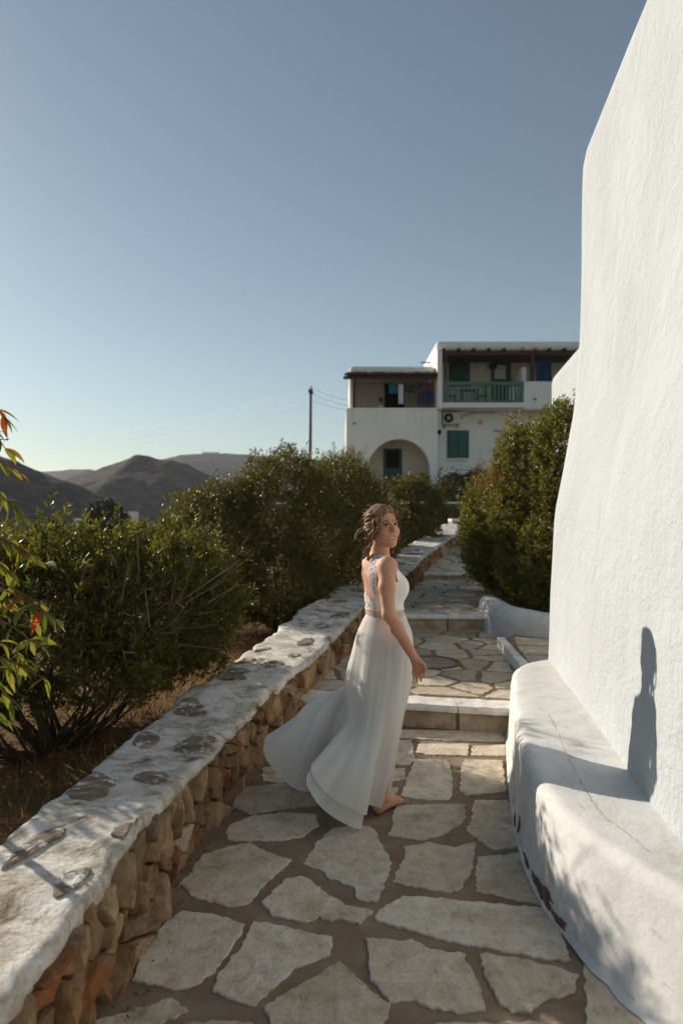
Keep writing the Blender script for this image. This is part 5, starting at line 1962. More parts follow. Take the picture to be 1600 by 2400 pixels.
# leafy sapling at the left with large drooping leaves, each leaf its own piece
sap = thing("leafy_sapling", "young tree with large light green drooping leaves, some turned red", "sapling", (-1.72, 2.9, -0.1))
def lance_mesh(name, L, W, droop, seed):
    r = random.Random(seed)
    nL = 7
    vv = []
    for i in range(nL):
        t_ = i / (nL - 1)
        w = W * 0.5 * (math.sin(math.pi * min(1, t_ ** 0.8)) ** 0.9 if 0 < t_ < 1 else 0.03)
        z = -droop * t_ ** 2 * L
        b_ = 0.10 * L * math.sin(t_ * math.pi * 0.9) * (1 if seed % 2 else -1) * 0.4
        for s in (-1, 0, 1):
            vv.append((s * w + b_, t_ * L, z + (0.25 * w if s else 0.0)))
    return mesh_from(vv, grid_faces(3, nL), name, True)
lmesh = {}
for mt in ("sprig_green", "sprig_lime", "sprig_red", "sprig_orange"):
    for k in range(3):
        me = lance_mesh("leaf", 1.0, [0.30, 0.26, 0.36][k], [0.25, 0.5, 0.15][k], k)
        me.materials.append(M[mt])
        lmesh[(mt, k)] = me
rp = random.Random(77)
clusters = [(-40, 930, 2.75, 6, 0.3), (6, 975, 2.8, 7, 0.25), (-60, 1010, 2.9, 6, 0.1), (12, 1050, 2.85, 7, 0.4), (44, 1110, 2.8, 7, 0.55), (-30, 1090, 2.8, 7, 0.1), (0, 1150, 2.9, 8, 0.0), (30, 1185, 2.75, 7, 0.05), (-60, 1190, 2.8, 7, 0.1),
            (20, 1260, 2.8, 8, 0.15), (66, 1300, 2.75, 8, 0.25), (106, 1320, 2.7, 5, 0.75), (-30, 1290, 2.85, 8, 0.1), (40, 1350, 2.85, 8, 0.1), (95, 1415, 2.75, 6, 0.1), (130, 1450, 2.7, 5, 0.6), (70, 1450, 2.8, 8, 0.0), (10, 1420, 2.85, 8, 0.05),
            (100, 1520, 2.72, 8, 0.1), (60, 1545, 2.78, 8, 0.05), (105, 1590, 2.75, 6, 0.2), (20, 1560, 2.85, 8, 0.0), (28, 1640, 2.75, 7, 0.0), (-20, 1600, 2.8, 8, 0.0), (10, 1690, 2.8, 6, 0.0), (-70, 1400, 2.9, 8, 0.1), (-90, 1520, 2.9, 8, 0.1), (-110, 1280, 2.95, 7, 0.1), (-130, 1100, 2.95, 7, 0.1), (-60, 1660, 2.85, 7, 0.0)]
stem = crom([np.array(p) for p in ((-1.72, 2.9, -0.2), (-1.70, 2.9, 0.5), (-1.74, 2.9, 1.1), (-1.66, 2.88, 1.6), (-1.58, 2.85, 2.1), (-1.5, 2.83, 2.4))], np.linspace(0, 5, 26))
v, f = tube_vf([tuple(p) for p in stem], list(np.linspace(0.022, 0.006, 26)), 8)
add("trunk", v, f, M["bark"], sap, smooth=True)
for (px, py, dd, nlf, red) in clusters:
    red = red * 0.6; nlf = nlf + 4
    if px < -75:
        continue
    e = np.array(dep(px, py, dd))
    k = int(np.argmin(np.abs(stem[:, 2] - (e[2] + 0.05))))
    a_ = stem[k]
    mid = (a_ + e) / 2 + np.array((0, 0, 0.08))
    pts = crom([a_, mid, e], np.linspace(0, 2, 8))
    v, f = tube_vf([tuple(p) for p in pts], list(np.linspace(0.006, 0.002, 8)), 5)
    add("twig", v, f, M["red_twig"], sap, smooth=True)
    for j in range(nlf):
        t_ = rp.uniform(0.5, 1.0)
        p = pts[min(7, int(t_ * 7.99))]
        mt = ("sprig_red" if rp.random() < 0.7 else "sprig_orange") if rp.random() < red else ("sprig_lime" if rp.random() < 0.55 else "sprig_green")
        L = rp.uniform(0.06, 0.105)
        yaw = rp.uniform(-math.pi, math.pi)
        yaw = yaw if rp.random() < 0.5 else -math.pi / 2 + rp.uniform(-0.9, 0.9)
        pitch = rp.uniform(-1.25, 0.1)
        R_ = Matrix.Rotation(yaw, 3, 'Z') @ Matrix.Rotation(pitch, 3, 'X') @ Matrix.Rotation(rp.uniform(-0.9, 0.9), 3, 'Y')
        put("leaf", lmesh[(mt, rp.randrange(3))], p, sap, R_.to_euler(), (L, L, L))

# ------------------------------------------------------------------ the woman
t = NT("skin")
n1 = t.noise(9, 3)
n2 = t.noise(45, 4, 0.6)
c = t.ramp(n1, [(0.3, (0.56, 0.27, 0.165)), (0.7, (0.64, 0.345, 0.225))])
t.base(t.mix(0.35, c, t.ramp(n2, [(0.35, (0.82, 0.74, 0.70)), (0.6, (1, 1, 1))]), 'MULTIPLY'))
t.rough(0.6, 0.25)
t.b.inputs['Subsurface Weight'].default_value = 0.12
t.b.inputs['Subsurface Radius'].default_value = (0.012, 0.005, 0.003)
t.b.inputs['Subsurface Scale'].default_value = 1.0


def dress_mat(name, c0, trans):
    t = NT(name)
    n = t.noise(120, 2)
    c = t.ramp(n, [(0.3, tuple(x * 0.97 for x in c0)), (0.7, c0)])
    t.base(c)
    t.rough(0.75, 0.2)
    t.b.inputs['Sheen Weight'].default_value = 0.15
    tr = t.new("ShaderNodeBsdfTranslucent")
    tr.inputs['Color'].default_value = tuple(c0) + (1,)
    mx = t.new("ShaderNodeMixShader")
    mx.inputs[0].default_value = trans
    t.link(t.b.outputs[0], mx.inputs[1]); t.link(tr.outputs[0], mx.inputs[2])
    t.link(mx.outputs[0], t.out.inputs['Surface'])
    return t


dress_mat("dress_white", (0.90, 0.875, 0.83), 0.45)
dress_mat("bodice_white", (0.86, 0.83, 0.78), 0.08)
dress_mat("sheer_band", (0.66, 0.52, 0.44), 0.25)
t = NT("lace")
nz = t.noise(95, 2, 0.5, dist=1.5)
msk = t.ramp(nz, [(0.44, (0, 0, 0)), (0.50, (1, 1, 1))])
t.base((0.80, 0.79, 0.78))
t.rough(0.8, 0.2)
tp = t.new("ShaderNodeBsdfTransparent")
mx = t.new("ShaderNodeMixShader")
t.link(msk, mx.inputs[0]); t.link(tp.outputs[0], mx.inputs[1]); t.link(t.b.outputs[0], mx.inputs[2])
t.link(mx.outputs[0], t.out.inputs['Surface'])
t = NT("hair")
nz = t.noise(60, 4, 0.6, stretch=(1, 1, 0.25), dist=0.5)
t.base(t.ramp(nz, [(0.3, (0.075, 0.034, 0.015)), (0.5, (0.19, 0.095, 0.042)), (0.7, (0.42, 0.24, 0.11))]))
t.rough(0.58, 0.25)
t.bump(nz, 0.8, 0.006)
simple("eye_white", (0.42, 0.38, 0.36), 0.25, 0.5, var=0.02)
simple("iris", (0.035, 0.022, 0.015), 0.2, 0.5, var=0.05)
simple("brow", (0.085, 0.045, 0.028), 0.8, 0.2)
simple("lips", (0.46, 0.10, 0.085), 0.4, 0.4, var=0.05)
simple("teeth", (0.78, 0.75, 0.70), 0.3, 0.5, var=0.02)
simple("pearl", (0.80, 0.78, 0.74), 0.2, 0.6, var=0.02)
simple("silver", (0.7, 0.68, 0.64), 0.25, 0.5, metal=1.0)

PHI = math.radians(17)
fw = np.array((math.cos(PHI), math.sin(PHI), 0.0))
rt = np.array((math.sin(PHI), -math.cos(PHI), 0.0))
upv = np.array((0, 0, 1.0))
CW = np.array((0.228, 3.82, 0.0))


def B(X, Y, Z):
    return CW + rt * X + fw * Y + upv * Z


RB = np.stack([rt, fw, upv])


def r2(x, y, d):
    return np.array(dep(780 + x / 6.533, 1160 + y / 6.533, d))


def r1(x, y, d):
    return np.array(dep(550 + x / 2.768, 1150 + y / 2.768, d))


# head frame
hf = np.array((0.45, -0.88, 0.02)); hf /= np.linalg.norm(hf)
hu = np.array((-0.14, 0.05, 1.0)); hu -= hf * (hu @ hf); hu /= np.linalg.norm(hu)
hr = np.cross(hf, hu)
HC = r2(775, 480, 3.785)
RH = np.stack([hr, hf, hu])


def H(x, y, z):
    return HC + hr * x + hf * y + hu * z


def torso(Fd):
    Fd.ell(B(0, -0.005, 0.92), (0.155, 0.115, 0.12), RB, k=0.05)
    Fd.ell(B(0.055, -0.055, 0.90), (0.075, 0.075, 0.085), RB, k=0.04)
    Fd.ell(B(-0.055, -0.055, 0.90), (0.075, 0.075, 0.085), RB, k=0.04)
    Fd.ell(B(0, 0.018, 1.07), (0.112, 0.098, 0.14), RB, k=0.05)
    Fd.ell(B(0, 0.0, 1.22), (0.132, 0.095, 0.16), RB, k=0.05)
    Fd.ell(B(0, -0.018, 1.31), (0.150, 0.080, 0.085), RB, k=0.04)
    for s_ in (-1, 1):
        Fd.ell(B(s_ * 0.062, 0.070, 1.232), (0.058, 0.055, 0.064), RB, k=0.045)


SHR = np.array((0.248, 3.675, 1.358)); SHL = B(-0.158, -0.01, 1.35)
ELR = r1(998, 800, 3.60); WRR = r1(1163, 1085, 3.61)


def whole(Fd):
    torso(Fd)
    # shoulders and neck
    Fd.cone(B(0, -0.02, 1.36), SHR + np.array((0, 0, -0.008)), 0.055, 0.044, 0.035)
    Fd.cone(B(0, -0.02, 1.36), SHL, 0.055, 0.044, 0.035)
    Fd.cone(B(0, -0.022, 1.36), H(0, -0.028, -0.05), 0.056, 0.048, 0.03)
    # right arm
    up_m = SHR * 0.55 + ELR * 0.45 + np.array((-0.008, -0.004, 0))
    Fd.ball(SHR, 0.047, 0.03)
    Fd.cone(SHR, up_m, 0.047, 0.043, 0.02)
    Fd.cone(up_m, ELR, 0.043, 0.034, 0.02)
    fm = ELR * 0.7 + WRR * 0.3
    Fd.cone(ELR, fm, 0.034, 0.036, 0.02)
    Fd.cone(fm, WRR, 0.036, 0.023, 0.02)
    # right hand: palm, four fingers and thumb
    kn = [r1(1163, 1142, 3.625), r1(1182, 1150, 3.618), r1(1202, 1150, 3.612), r1(1220, 1142, 3.610)]
    md = [r1(1156, 1180, 3.630), r1(1178, 1197, 3.624), r1(1203, 1196, 3.618), r1(1228, 1180, 3.612)]
    tp_ = [r1(1160, 1212, 3.615), r1(1181, 1238, 3.608), r1(1206, 1232, 3.602), r1(1228, 1210, 3.600)]
    for a in kn:
        Fd.cone(WRR * 0.8 + a * 0.2, a, 0.0165, 0.0115, 0.014)
    for i, (a, m, b_) in enumerate(zip(kn, md, tp_)):
        rr_ = (0.0078, 0.0086, 0.0088, 0.0084)[i]
        Fd.cone(a, m, rr_ + 0.001, rr_, 0.004)
        Fd.cone(m, b_, rr_, rr_ * 0.82, 0.003)
    t0, t1_, t2 = r1(1195, 1105, 3.595), r1(1226, 1128, 3.590), r1(1240, 1165, 3.592)
    Fd.cone(WRR * 0.6 + t0 * 0.4, t0, 0.017, 0.013, 0.012)
    Fd.cone(t0, t1_, 0.013, 0.0098, 0.008)
    Fd.cone(t1_, t2, 0.0095, 0.0075, 0.003)
    # left arm in front of the body, hand folded at the hip
    ELL = B(-0.21, 0.05, 1.09); WRL = B(-0.17, 0.13, 0.87)
    Fd.ball(SHL, 0.046, 0.03)
    Fd.cone(SHL, ELL, 0.044, 0.034, 0.02)
    Fd.cone(ELL, WRL, 0.035, 0.023, 0.02)
    hd = np.array((0.3, 0.15, -0.9)); hd /= np.linalg.norm(hd)
    for i in range(4):
        off = fw * (0.03 - 0.02 * i)
        a = WRL + hd * 0.075 + off
        Fd.cone(WRL + off * 0.4, a, 0.016, 0.011, 0.012)
        Fd.cone(a, a + hd * 0.04 + rt * 0.006, 0.0085, 0.008, 0.004)
        Fd.cone(a + hd * 0.04 + rt * 0.006, a + hd * (0.07 - 0.006 * abs(i - 1.4)) + rt * 0.02, 0.008, 0.0068, 0.003)
    Fd.cone(WRL + hd * 0.02 + fw * 0.02, WRL + hd * 0.06 + fw * 0.05 + rt * 0.01, 0.012, 0.009, 0.01)
    Fd.cone(WRL + hd * 0.06 + fw * 0.05 + rt * 0.01, WRL + hd * 0.09 + fw * 0.055 + rt * 0.015, 0.009, 0.0075, 0.003)
    # legs and bare feet
    hipR, hipL = B(0.085, 0, 0.86), B(-0.085, 0, 0.86)
    knR, knL = np.array((0.238, 3.775, 0.48)), np.array((0.245, 3.95, 0.49))
    anR, anL = np.array((0.218, 3.735, 0.085)), np.array((0.19, 3.99, 0.085))
    for hp, kk, an in ((hipR, knR, anR), (hipL, knL, anL)):
        Fd.cone(hp, kk, 0.085, 0.055, 0.04)
        calf = kk * 0.7 + an * 0.3 + np.array((-0.012, -0.008, 0))
        Fd.cone(kk, calf, 0.053, 0.052, 0.02)
        Fd.cone(calf, an, 0.052, 0.031, 0.02)
    for an, dr_ in ((anR, np.array((0.62, 0.78, 0))), (anL, np.array((0.1, 0.99, 0)))):
        dr_ = dr_ / np.linalg.norm(dr_)
        sd_ = np.array((dr_[1], -dr_[0], 0))
        heel = an - dr_ * 0.025; heel[2] = 0.044
        ballf = an + dr_ * 0.125; ballf[2] = 0.036
        Fd.cone(an, heel, 0.030, 0.030, 0.02)
        Fd.cone(an, ballf, 0.031, 0.024, 0.02)
        Fd.cone(heel, ballf + sd_ * 0.018, 0.028, 0.022, 0.015)
        Fd.cone(heel, ballf - sd_ * 0.018, 0.028, 0.022, 0.015)
        for i in range(5):
            o_ = sd_ * (0.034 - 0.0165 * i)
            b0_ = ballf + o_ * 0.9; b0_[2] = 0.030
            tip = b0_ + dr_ * (0.058 - 0.006 * abs(i - 3.2)); tip[2] = 0.026
            Fd.cone(b0_, tip, 0.013, 0.0095 + (0.003 if i == 4 else 0), 0.006)
    # head
    Fd.ell(H(0, -0.012, 0.032), (0.071, 0.088, 0.084), RH, k=0.02)
    Fd.ell(H(0, 0.028, -0.03), (0.058, 0.060, 0.080), RH, k=0.03)
    Fd.cone(H(0.046, 0.012, -0.058), H(0.008, 0.066, -0.092), 0.018, 0.017, 0.025)
    Fd.cone(H(-0.046, 0.012, -0.058), H(-0.008, 0.066, -0.092), 0.018, 0.017, 0.025)
    Fd.ball(H(0, 0.072, -0.093), 0.016, 0.02)
    for s_ in (-1, 1):
        Fd.ball(H(s_ * 0.036, 0.060, -0.032), 0.022, 0.02)
        Fd.cone(H(s_ * 0.014, 0.088, 0.026), H(s_ * 0.042, 0.074, 0.027), 0.0075, 0.006, 0.015)
        Fd.ell(H(s_ * 0.030, 0.094, 0.008), (0.017, 0.013, 0.011), RH, k=0.012, sub=True)
        Fd.ell(H(s_ * 0.074, -0.004, -0.012), (0.007, 0.016, 0.028), RH, k=0.006)
        Fd.ball(H(s_ * 0.011, 0.098, -0.030), 0.0075, 0.008)
    Fd.cone(H(0, 0.089, 0.014), H(0, 0.110, -0.026), 0.0068, 0.0100, 0.010)
    Fd.cone(H(-0.018, 0.082, -0.052), H(0.018, 0.082, -0.052), 0.008, 0.008, 0.012)
    Fd.cone(H(-0.014, 0.080, -0.072), H(0.014, 0.080, -0.072), 0.0085, 0.0085, 0.012)
    Fd.ell(H(0, 0.090, -0.061), (0.021, 0.010, 0.0055), RH, k=0.005, sub=True)


person = thing("person", "barefoot woman in a long white wedding dress smiling back over her shoulder on the path", "person", (CW[0], CW[1], 0.012))
Fd = Field((0.02, 3.50, 0.0), (0.56, 4.24, 1.76), 0.0042)
whole(Fd)
Vb, Qb = Fd.mesh()
Vb[:, 2] += 0.0
body = add("body", Vb, Qb, M["skin"], person, smooth=True)

# eyes, brows, smile
def blob(name, c, rad, R, mat, parent, nu=14, nv=9):
    vv = []
    for j in range(nv):
        a = math.pi * (j / (nv - 1) - 0.5)
        for i in range(nu):
            b_ = 2 * math.pi * i / nu
            q = np.array((math.cos(a) * math.cos(b_) * rad[0], math.cos(a) * math.sin(b_) * rad[1], math.sin(a) * rad[2]))
            vv.append(np.array(c) + q @ R)
    return add(name, vv, grid_faces(nu, nv, closed_u=True), M[mat], parent, smooth=True)


for s_ in (-1, 1):
    e = blob("eye", H(s_ * 0.030, 0.0765, 0.007), (0.0125, 0.010, 0.0068), RH, "eye_white", body)
    look = np.array((0, 0, 1.65)) - H(s_ * 0.03, 0.077, 0.007)
    look /= np.linalg.norm(look)
    blob("iris", H(s_ * 0.030, 0.0775, 0.007) + look * 0.0055, (0.0066, 0.0052, 0.0066), RH, "iris", e)
    v, f = tube_vf([tuple(H(s_ * x, y, z)) for x, y, z in ((0.015, 0.0915, 0.0125), (0.024, 0.0915, 0.0165), (0.034, 0.087, 0.0165), (0.044, 0.078, 0.0115))], [0.0014, 0.0022, 0.0022, 0.0012], 6)
    add("eyelash", v, f, M["brow"], body, smooth=True)
    v, f = tube_vf([tuple(H(s_ * x, y, z)) for x, y, z in ((0.017, 0.0955, 0.0275), (0.027, 0.0925, 0.0325), (0.037, 0.0870, 0.033), (0.049, 0.0735, 0.026))], [0.0018, 0.0026, 0.0024, 0.0012], 6)
    add("eyebrow", v, f, M["brow"], body, smooth=True)
lipU = [(-0.033, 0.066, -0.0505), (-0.017, 0.0855, -0.0545), (-0.006, 0.0905, -0.0550), (0, 0.0905, -0.0560), (0.006, 0.0905, -0.0550), (0.017, 0.0855, -0.0545), (0.033, 0.066, -0.0505)]
lipL = [(-0.033, 0.066, -0.0510), (-0.019, 0.0835, -0.0635), (-0.008, 0.0885, -0.0710), (0, 0.089, -0.0725), (0.008, 0.0885, -0.0710), (0.019, 0.0835, -0.0635), (0.033, 0.066, -0.0510)]
for nm, L_ in (("upper_lip", lipU), ("lower_lip", lipL)):
    pts = crom([H(*p) for p in L_], np.linspace(0, 6, 19))
    v, f = tube_vf([tuple(p) for p in pts], list(0.0014 + 0.0020 * np.sin(np.linspace(0, math.pi, 19))), 7)
    add(nm, v, f, M["lips"], body, smooth=True)
vv = []
for x in np.linspace(-0.028, 0.028, 13):
    y = 0.0865 - 15 * x * x
    for z in (-0.0545, -0.0590, -0.0672 + 0.009 * abs(x) / 0.025):
        vv.append(H(x, y, z))
add("teeth", vv, grid_faces(3, 13), M["teeth"], body, smooth=True)
vv = []
for x in np.linspace(-0.030, 0.030, 11):
    y = 0.0835 - 15 * x * x
    for z in (-0.054, -0.071 + 0.012 * abs(x) / 0.024):
        vv.append(H(x, y, z))
add("mouth_shadow", vv, grid_faces(2, 11), M["lips"], body, smooth=True)
blob("earring", H(0.078, 0.0, -0.046), (0.005, 0.005, 0.005), RH, "pearl", body, 10, 7)

# hair: swept back to a loose knot with escaping waves
Fh = Field(HC - np.array((0.22, 0.20, 0.28)), HC + np.array((0.20, 0.22, 0.18)), 0.0036)
Fh.ell(H(0, -0.018, 0.040), (0.080, 0.097, 0.086), RH, k=0.01)
Fh.ell(H(0.0, -0.075, -0.005), (0.060, 0.055, 0.058), RH, k=0.03)
Fh.ell(H(0, 0.105, -0.022), (0.068, 0.072, 0.112), RH, k=0.012, sub=True)
Fh.ell(H(0, 0.03, -0.09), (0.058, 0.09, 0.06), RH, k=0.01, sub=True)
rp = random.Random(31)


GUIDES = []


def strand(pts, r0, r1_, k=0.004, n=10, wob=0.003):
    GUIDES.append(([np.array(p, float) for p in pts], r0, r1_))
    q = crom([np.array(p, float) for p in pts], np.linspace(0, len(pts) - 1, n))
    for i in range(n - 1):
        a = r0 + (r1_ - r0) * i / (n - 1); b_ = r0 + (r1_ - r0) * (i + 1) / (n - 1)
        Fh.cone(q[i], q[i + 1], a, b_, k)


# swept locks from the parting over the crown to the knot
for i in range(17):
    x0 = -0.062 + 0.0078 * i
    for s_ in (1,):
        st_ = H(x0, 0.052 - 5.0 * x0 * x0, 0.093 - 7.5 * x0 * x0)
        mid = H(x0 * 1.22 + (0.01 if x0 > 0 else -0.01), -0.03, 0.112 - 9 * x0 * x0)
        bk = H(x0 * 0.75, -0.112, 0.045 + rp.uniform(-0.012, 0.012))
        en = H(x0 * 0.4 + rp.uniform(-0.02, 0.02), -0.118, -0.012 + rp.uniform(-0.02, 0.015))
        strand([st_, mid, bk, en], 0.0085, 0.0075)
# right side of her head (seen from the path): locks from temple back over the ear
for i in range(8):
    z0 = 0.075 - 0.017 * i
    st_ = H(0.060 + 0.002 * i, 0.048 - 0.004 * i, z0)
    mid = H(0.088, -0.002 - 0.004 * i, z0 - 0.012 + rp.uniform(-0.006, 0.006))
    en = H(0.055, -0.092, z0 * 0.6 - 0.02 + rp.uniform(-0.01, 0.01))
    strand([st_, mid, H(0.082, -0.05, z0 * 0.8 - 0.016), en], 0.0085, 0.007)
    st_ = H(-0.060, 0.048 - 0.004 * i, z0)
    strand([st_, H(-0.086, 0.0, z0 - 0.01), H(-0.05, -0.09, z0 * 0.6 - 0.02)], 0.0085, 0.007)
# loose waves: temple strand before the ear, and tails at the nape
strand([r2(690, 300, 3.72), r2(668, 400, 3.705), r2(700, 480, 3.70), r2(640, 570, 3.70), r2(590, 640, 3.71), r2(600, 710, 3.72)], 0.0075, 0.003, n=14)
strand([r2(640, 360, 3.72), r2(610, 460, 3.705), r2(625, 530, 3.705), r2(560, 610, 3.715), r2(545, 680, 3.73)], 0.008, 0.003, n=14)
strand([r2(560, 640, 3.76), r2(590, 720, 3.76), r2(560, 800, 3.77), r2(500, 850, 3.77), r2(520, 920, 3.775), r2(465, 985, 3.775)], 0.011, 0.0035, n=16)
strand([r2(530, 620, 3.78), r2(560, 760, 3.78), r2(540, 850, 3.785), r2(545, 930, 3.785), r2(520, 1000, 3.785)], 0.010, 0.003, n=16)
strand([r2(540, 560, 3.79), r2(500, 700, 3.79), r2(520, 780, 3.79), r2(480, 860, 3.79), r2(470, 940, 3.79)], 0.008, 0.003, n=16)
strand([r2(520, 480, 3.80), r2(450, 520, 3.81), r2(390, 560, 3.81), r2(355, 620, 3.80), r2(342, 690, 3.80)], 0.010, 0.005, n=14)
strand([r2(520, 500, 3.79), r2(460, 550, 3.79), r2(420, 575, 3.79), r2(375, 610, 3.79)], 0.008, 0.003, n=12)
# knot
for i in range(9):
    a0 = i * 0.7
    c = H(0.0, -0.112, -0.012)
    pts = [c + hr * (0.034 * math.cos(a0 + j * 0.8)) + hu * (0.034 * math.sin(a0 + j * 0.8)) - hf * (0.012 * rp.random()) for j in range(4)]
    strand(pts, 0.0115, 0.0085)
# far temple
strand([H(-0.058, 0.055, 0.06), H(-0.072, 0.05, 0.03), H(-0.070, 0.042, -0.01), H(-0.072, 0.046, -0.05), H(-0.064, 0.04, -0.095)], 0.0065, 0.0025, n=12)
strand([r2(905, 780, 3.82), r2(925, 840, 3.82), r2(910, 880, 3.82), r2(930, 905, 3.82)], 0.006, 0.002, n=8)
Vh, Qh = Fh.mesh()
hair = add("hair", Vh, Qh, M["hair"], person, smooth=True)
# fine flyaway strands
def flyaway(pts, r=0.0012):
    q = crom([np.array(p, float) for p in pts], np.linspace(0, len(pts) - 1, 12))
    return tube_vf([tuple(p) for p in q], list(np.linspace(r, r * 0.4, 12)), 3, cap=False)
parts_ = []
for (gp, r0, r1_) in GUIDES:
    for j in range(11):
        off = np.array([rp.gauss(0, 1), rp.gauss(0, 1), rp.gauss(0, 1)])
        off /= np.linalg.norm(off)
        sp0 = rp.uniform(0.75, 1.25)
        q = []
        for i_, p in enumerate(gp):
            t_ = i_ / (len(gp) - 1)
            w_ = np.array([rp.gauss(0, 1), rp.gauss(0, 1), rp.gauss(0, 1)]) * 0.0022
            q.append(p + off * (r0 + (r1_ - r0) * t_) * sp0 + w_)
        parts_.append(flyaway(q, 0.0011))
for i in range(60):
    a = rp.uniform(-0.5, math.pi * 0.9)
    u_ = rp.uniform(-1, 1)
    c = H(0.082 * u_, -0.02 + 0.09 * math.cos(a) * -1 * math.sqrt(1 - u_ * u_ * 0.8), 0.04 + 0.086 * math.sin(a) * math.sqrt(max(0.05, 1 - u_ * u_)))
    dr_ = (c - H(0, -0.02, 0.03)); dr_ /= np.linalg.norm(dr_)
    back = -hf * rp.uniform(0.01, 0.06) + upv * rp.uniform(-0.04, 0.01)
    parts_.append(flyaway([c - dr_ * 0.004, c + dr_ * 0.010 + back * 0.5, c + dr_ * rp.uniform(0.008, 0.024) + back]))
for (pp) in ([(990, 300), (1010, 380), (1020, 460), (1035, 560), (1015, 640)], [(1000, 480), (1030, 540), (1000, 650), (1040, 720)], [(660, 560), (640, 620), (670, 690), (700, 590)], [(600, 640), (530, 700), (500, 660), (490, 640)], [(500, 600), (420, 660), (405, 720), (430, 760)], [(560, 800), (480, 830), (455, 960), (440, 1010)]):
    for j in range(3):
        parts_.append(flyaway([r2(x + rp.uniform(-12, 12), y + rp.uniform(-12, 12), 3.77) for x, y in pp], 0.0016))
v, f = merge_vf(parts_)
add("loose_strands", v, f, M["hair"], hair)

# dress ------------------------------------------------------------
dress = bpy.data.objects.new("dress", None)
col.objects.link(dress)
dress.parent = person
dress.empty_display_size = 0.1
Ft = Field((0.02, 3.60, 0.98), (0.46, 4.06, 1.46), 0.0036)
torso(Ft)
Ft.cone(B(0, -0.02, 1.36), SHR, 0.055, 0.044, 0.035)
Ft.cone(B(0, -0.02, 1.36), SHL, 0.055, 0.044, 0.035)


def garment(name, iso, keepf, mat):
    V, Q = Ft.mesh(iso)
    c = V[Q].mean(1)
    loc = (c - CW) @ RB.T
    k = keepf(loc[:, 0], loc[:, 1], c[:, 2])
    Q = Q[k]
    used = np.unique(Q)
    mp = np.full(len(V), -1); mp[used] = np.arange(len(used))
    return add(name, V[used], mp[Q], M[mat], dress, smooth=True)


def strapmask(X, Y, Z):
    ax = np.abs(X)
    return (ax > 0.070) & (ax < 0.128) & (Z > 1.27)


def body_front(X, Y, Z):
    ax = np.abs(X)
    back = Y < -0.012 - 0.0 * Z
    low = (Z > 1.115) & (Z < 1.215 + 0.5 * np.maximum(0, 0.10 - ax) * 0 + np.where(Y > 0.02, 0.055, 0.0))
    side_back = back & (Z > 1.115) & (Z < 1.20) & (ax > 0.085)
    front = (~back) & low
    fstrap = (Y > -0.02) & (ax > 0.045 + (Z - 1.26) * 0.25) & (ax < 0.132) & (Z > 1.25)
    return front | side_back | fstrap


garment("bodice", 0.006, body_front, "bodice_white")
garment("lace_back", 0.0045, lambda X, Y, Z: (Y < -0.010) & (((Z > 1.115) & (Z < 1.185 + 0.02 * np.cos(X * 40)) & (np.abs(X) < 0.088))), "lace")
garment("lace_strap", 0.0045, lambda X, Y, Z: (Y <= -0.015) & (Z > 1.16) & (np.abs(X) > 0.052 + 0.02 * np.clip((1.30 - Z) / 0.1, 0, 1)) & (np.abs(X) < 0.100 + 0.022 * np.clip((Z - 1.25) / 0.1, 0, 1)), "lace")
garment("strap_edge", 0.0065, lambda X, Y, Z: (Y <= -0.012) & (Z > 1.16) & (((np.abs(X) > 0.048 + 0.02 * np.clip((1.30 - Z) / 0.1, 0, 1)) & (np.abs(X) < 0.054 + 0.02 * np.clip((1.30 - Z) / 0.1, 0, 1))) | ((np.abs(X) > 0.098 + 0.022 * np.clip((Z - 1.25) / 0.1, 0, 1)) & (np.abs(X) < 0.106 + 0.022 * np.clip((Z - 1.25) / 0.1, 0, 1)))), "bodice_white")
garment("waistband", 0.0065, lambda X, Y, Z: (Z > 1.072) & (Z < 1.117), "sheer_band")
garment("waist_seam", 0.0085, lambda X, Y, Z: ((Z > 1.110) & (Z < 1.118)), "bodice_white")

# skirt: rings of sixteen control points from the waist to the hem
K16 = 16
ths = np.arange(K16) * 2 * math.pi / K16


def ring(cx, cy, hx_, hy_, z):
    return np.array([(cx + hx_ * math.cos(a), cy - hy_ * math.sin(a), z) for a in ths])


L0 = ring(0.247, 3.828, 0.108, 0.112, 1.082)
La = ring(0.243, 3.825, 0.128, 0.128, 1.035)
L1 = ring(0.240, 3.822, 0.155, 0.160, 0.965)
L2 = ring(0.232, 3.82, 0.168, 0.180, 0.845)
L3 = ring(0.215, 3.825, 0.178, 0.190, 0.70)
# the train pulls out behind her at the left
for Lx, dx in ((L2, 0.012), (L3, 0.022)):
    for k in (7, 8, 9, 10, 11):
        Lx[k, 0] -= dx * (1 - abs(k - 9.5) / 4); Lx[k, 1] += dx * 0.6
KN = np.array([(0.345, 3.87, 0.50), (0.335, 3.745, 0.50), (0.30, 3.665, 0.50), (0.24, 3.63, 0.50), (0.185, 3.615, 0.50), (0.12, 3.63, 0.50), (0.068, 3.67, 0.50), (0.036, 3.735, 0.50), (0.036, 3.83, 0.50), (0.01, 3.885, 0.50), (-0.05, 3.905, 0.50), (-0.115, 3.945, 0.505), (-0.165, 3.985, 0.525), (-0.12, 4.05, 0.54), (0.05, 4.06, 0.52), (0.23, 4.0, 0.50)])
HM = np.array([(0.275, 3.93, 0.035), (0.258, 3.77, 0.055), (0.215, 3.675, 0.045), (0.118, 3.60, 0.070), (0.104, 3.50, 0.022), (-0.035, 3.46, 0.095), (-0.14, 3.47, 0.195), (-0.185, 3.55, 0.295), (-0.06, 3.73, 0.27), (-0.07, 3.86, 0.10), (-0.185, 3.88, 0.060), (-0.325, 3.90, 0.130), (-0.435, 3.935, 0.245), (-0.405, 4.02, 0.325), (-0.16, 4.12, 0.22), (0.16, 4.08, 0.05)])
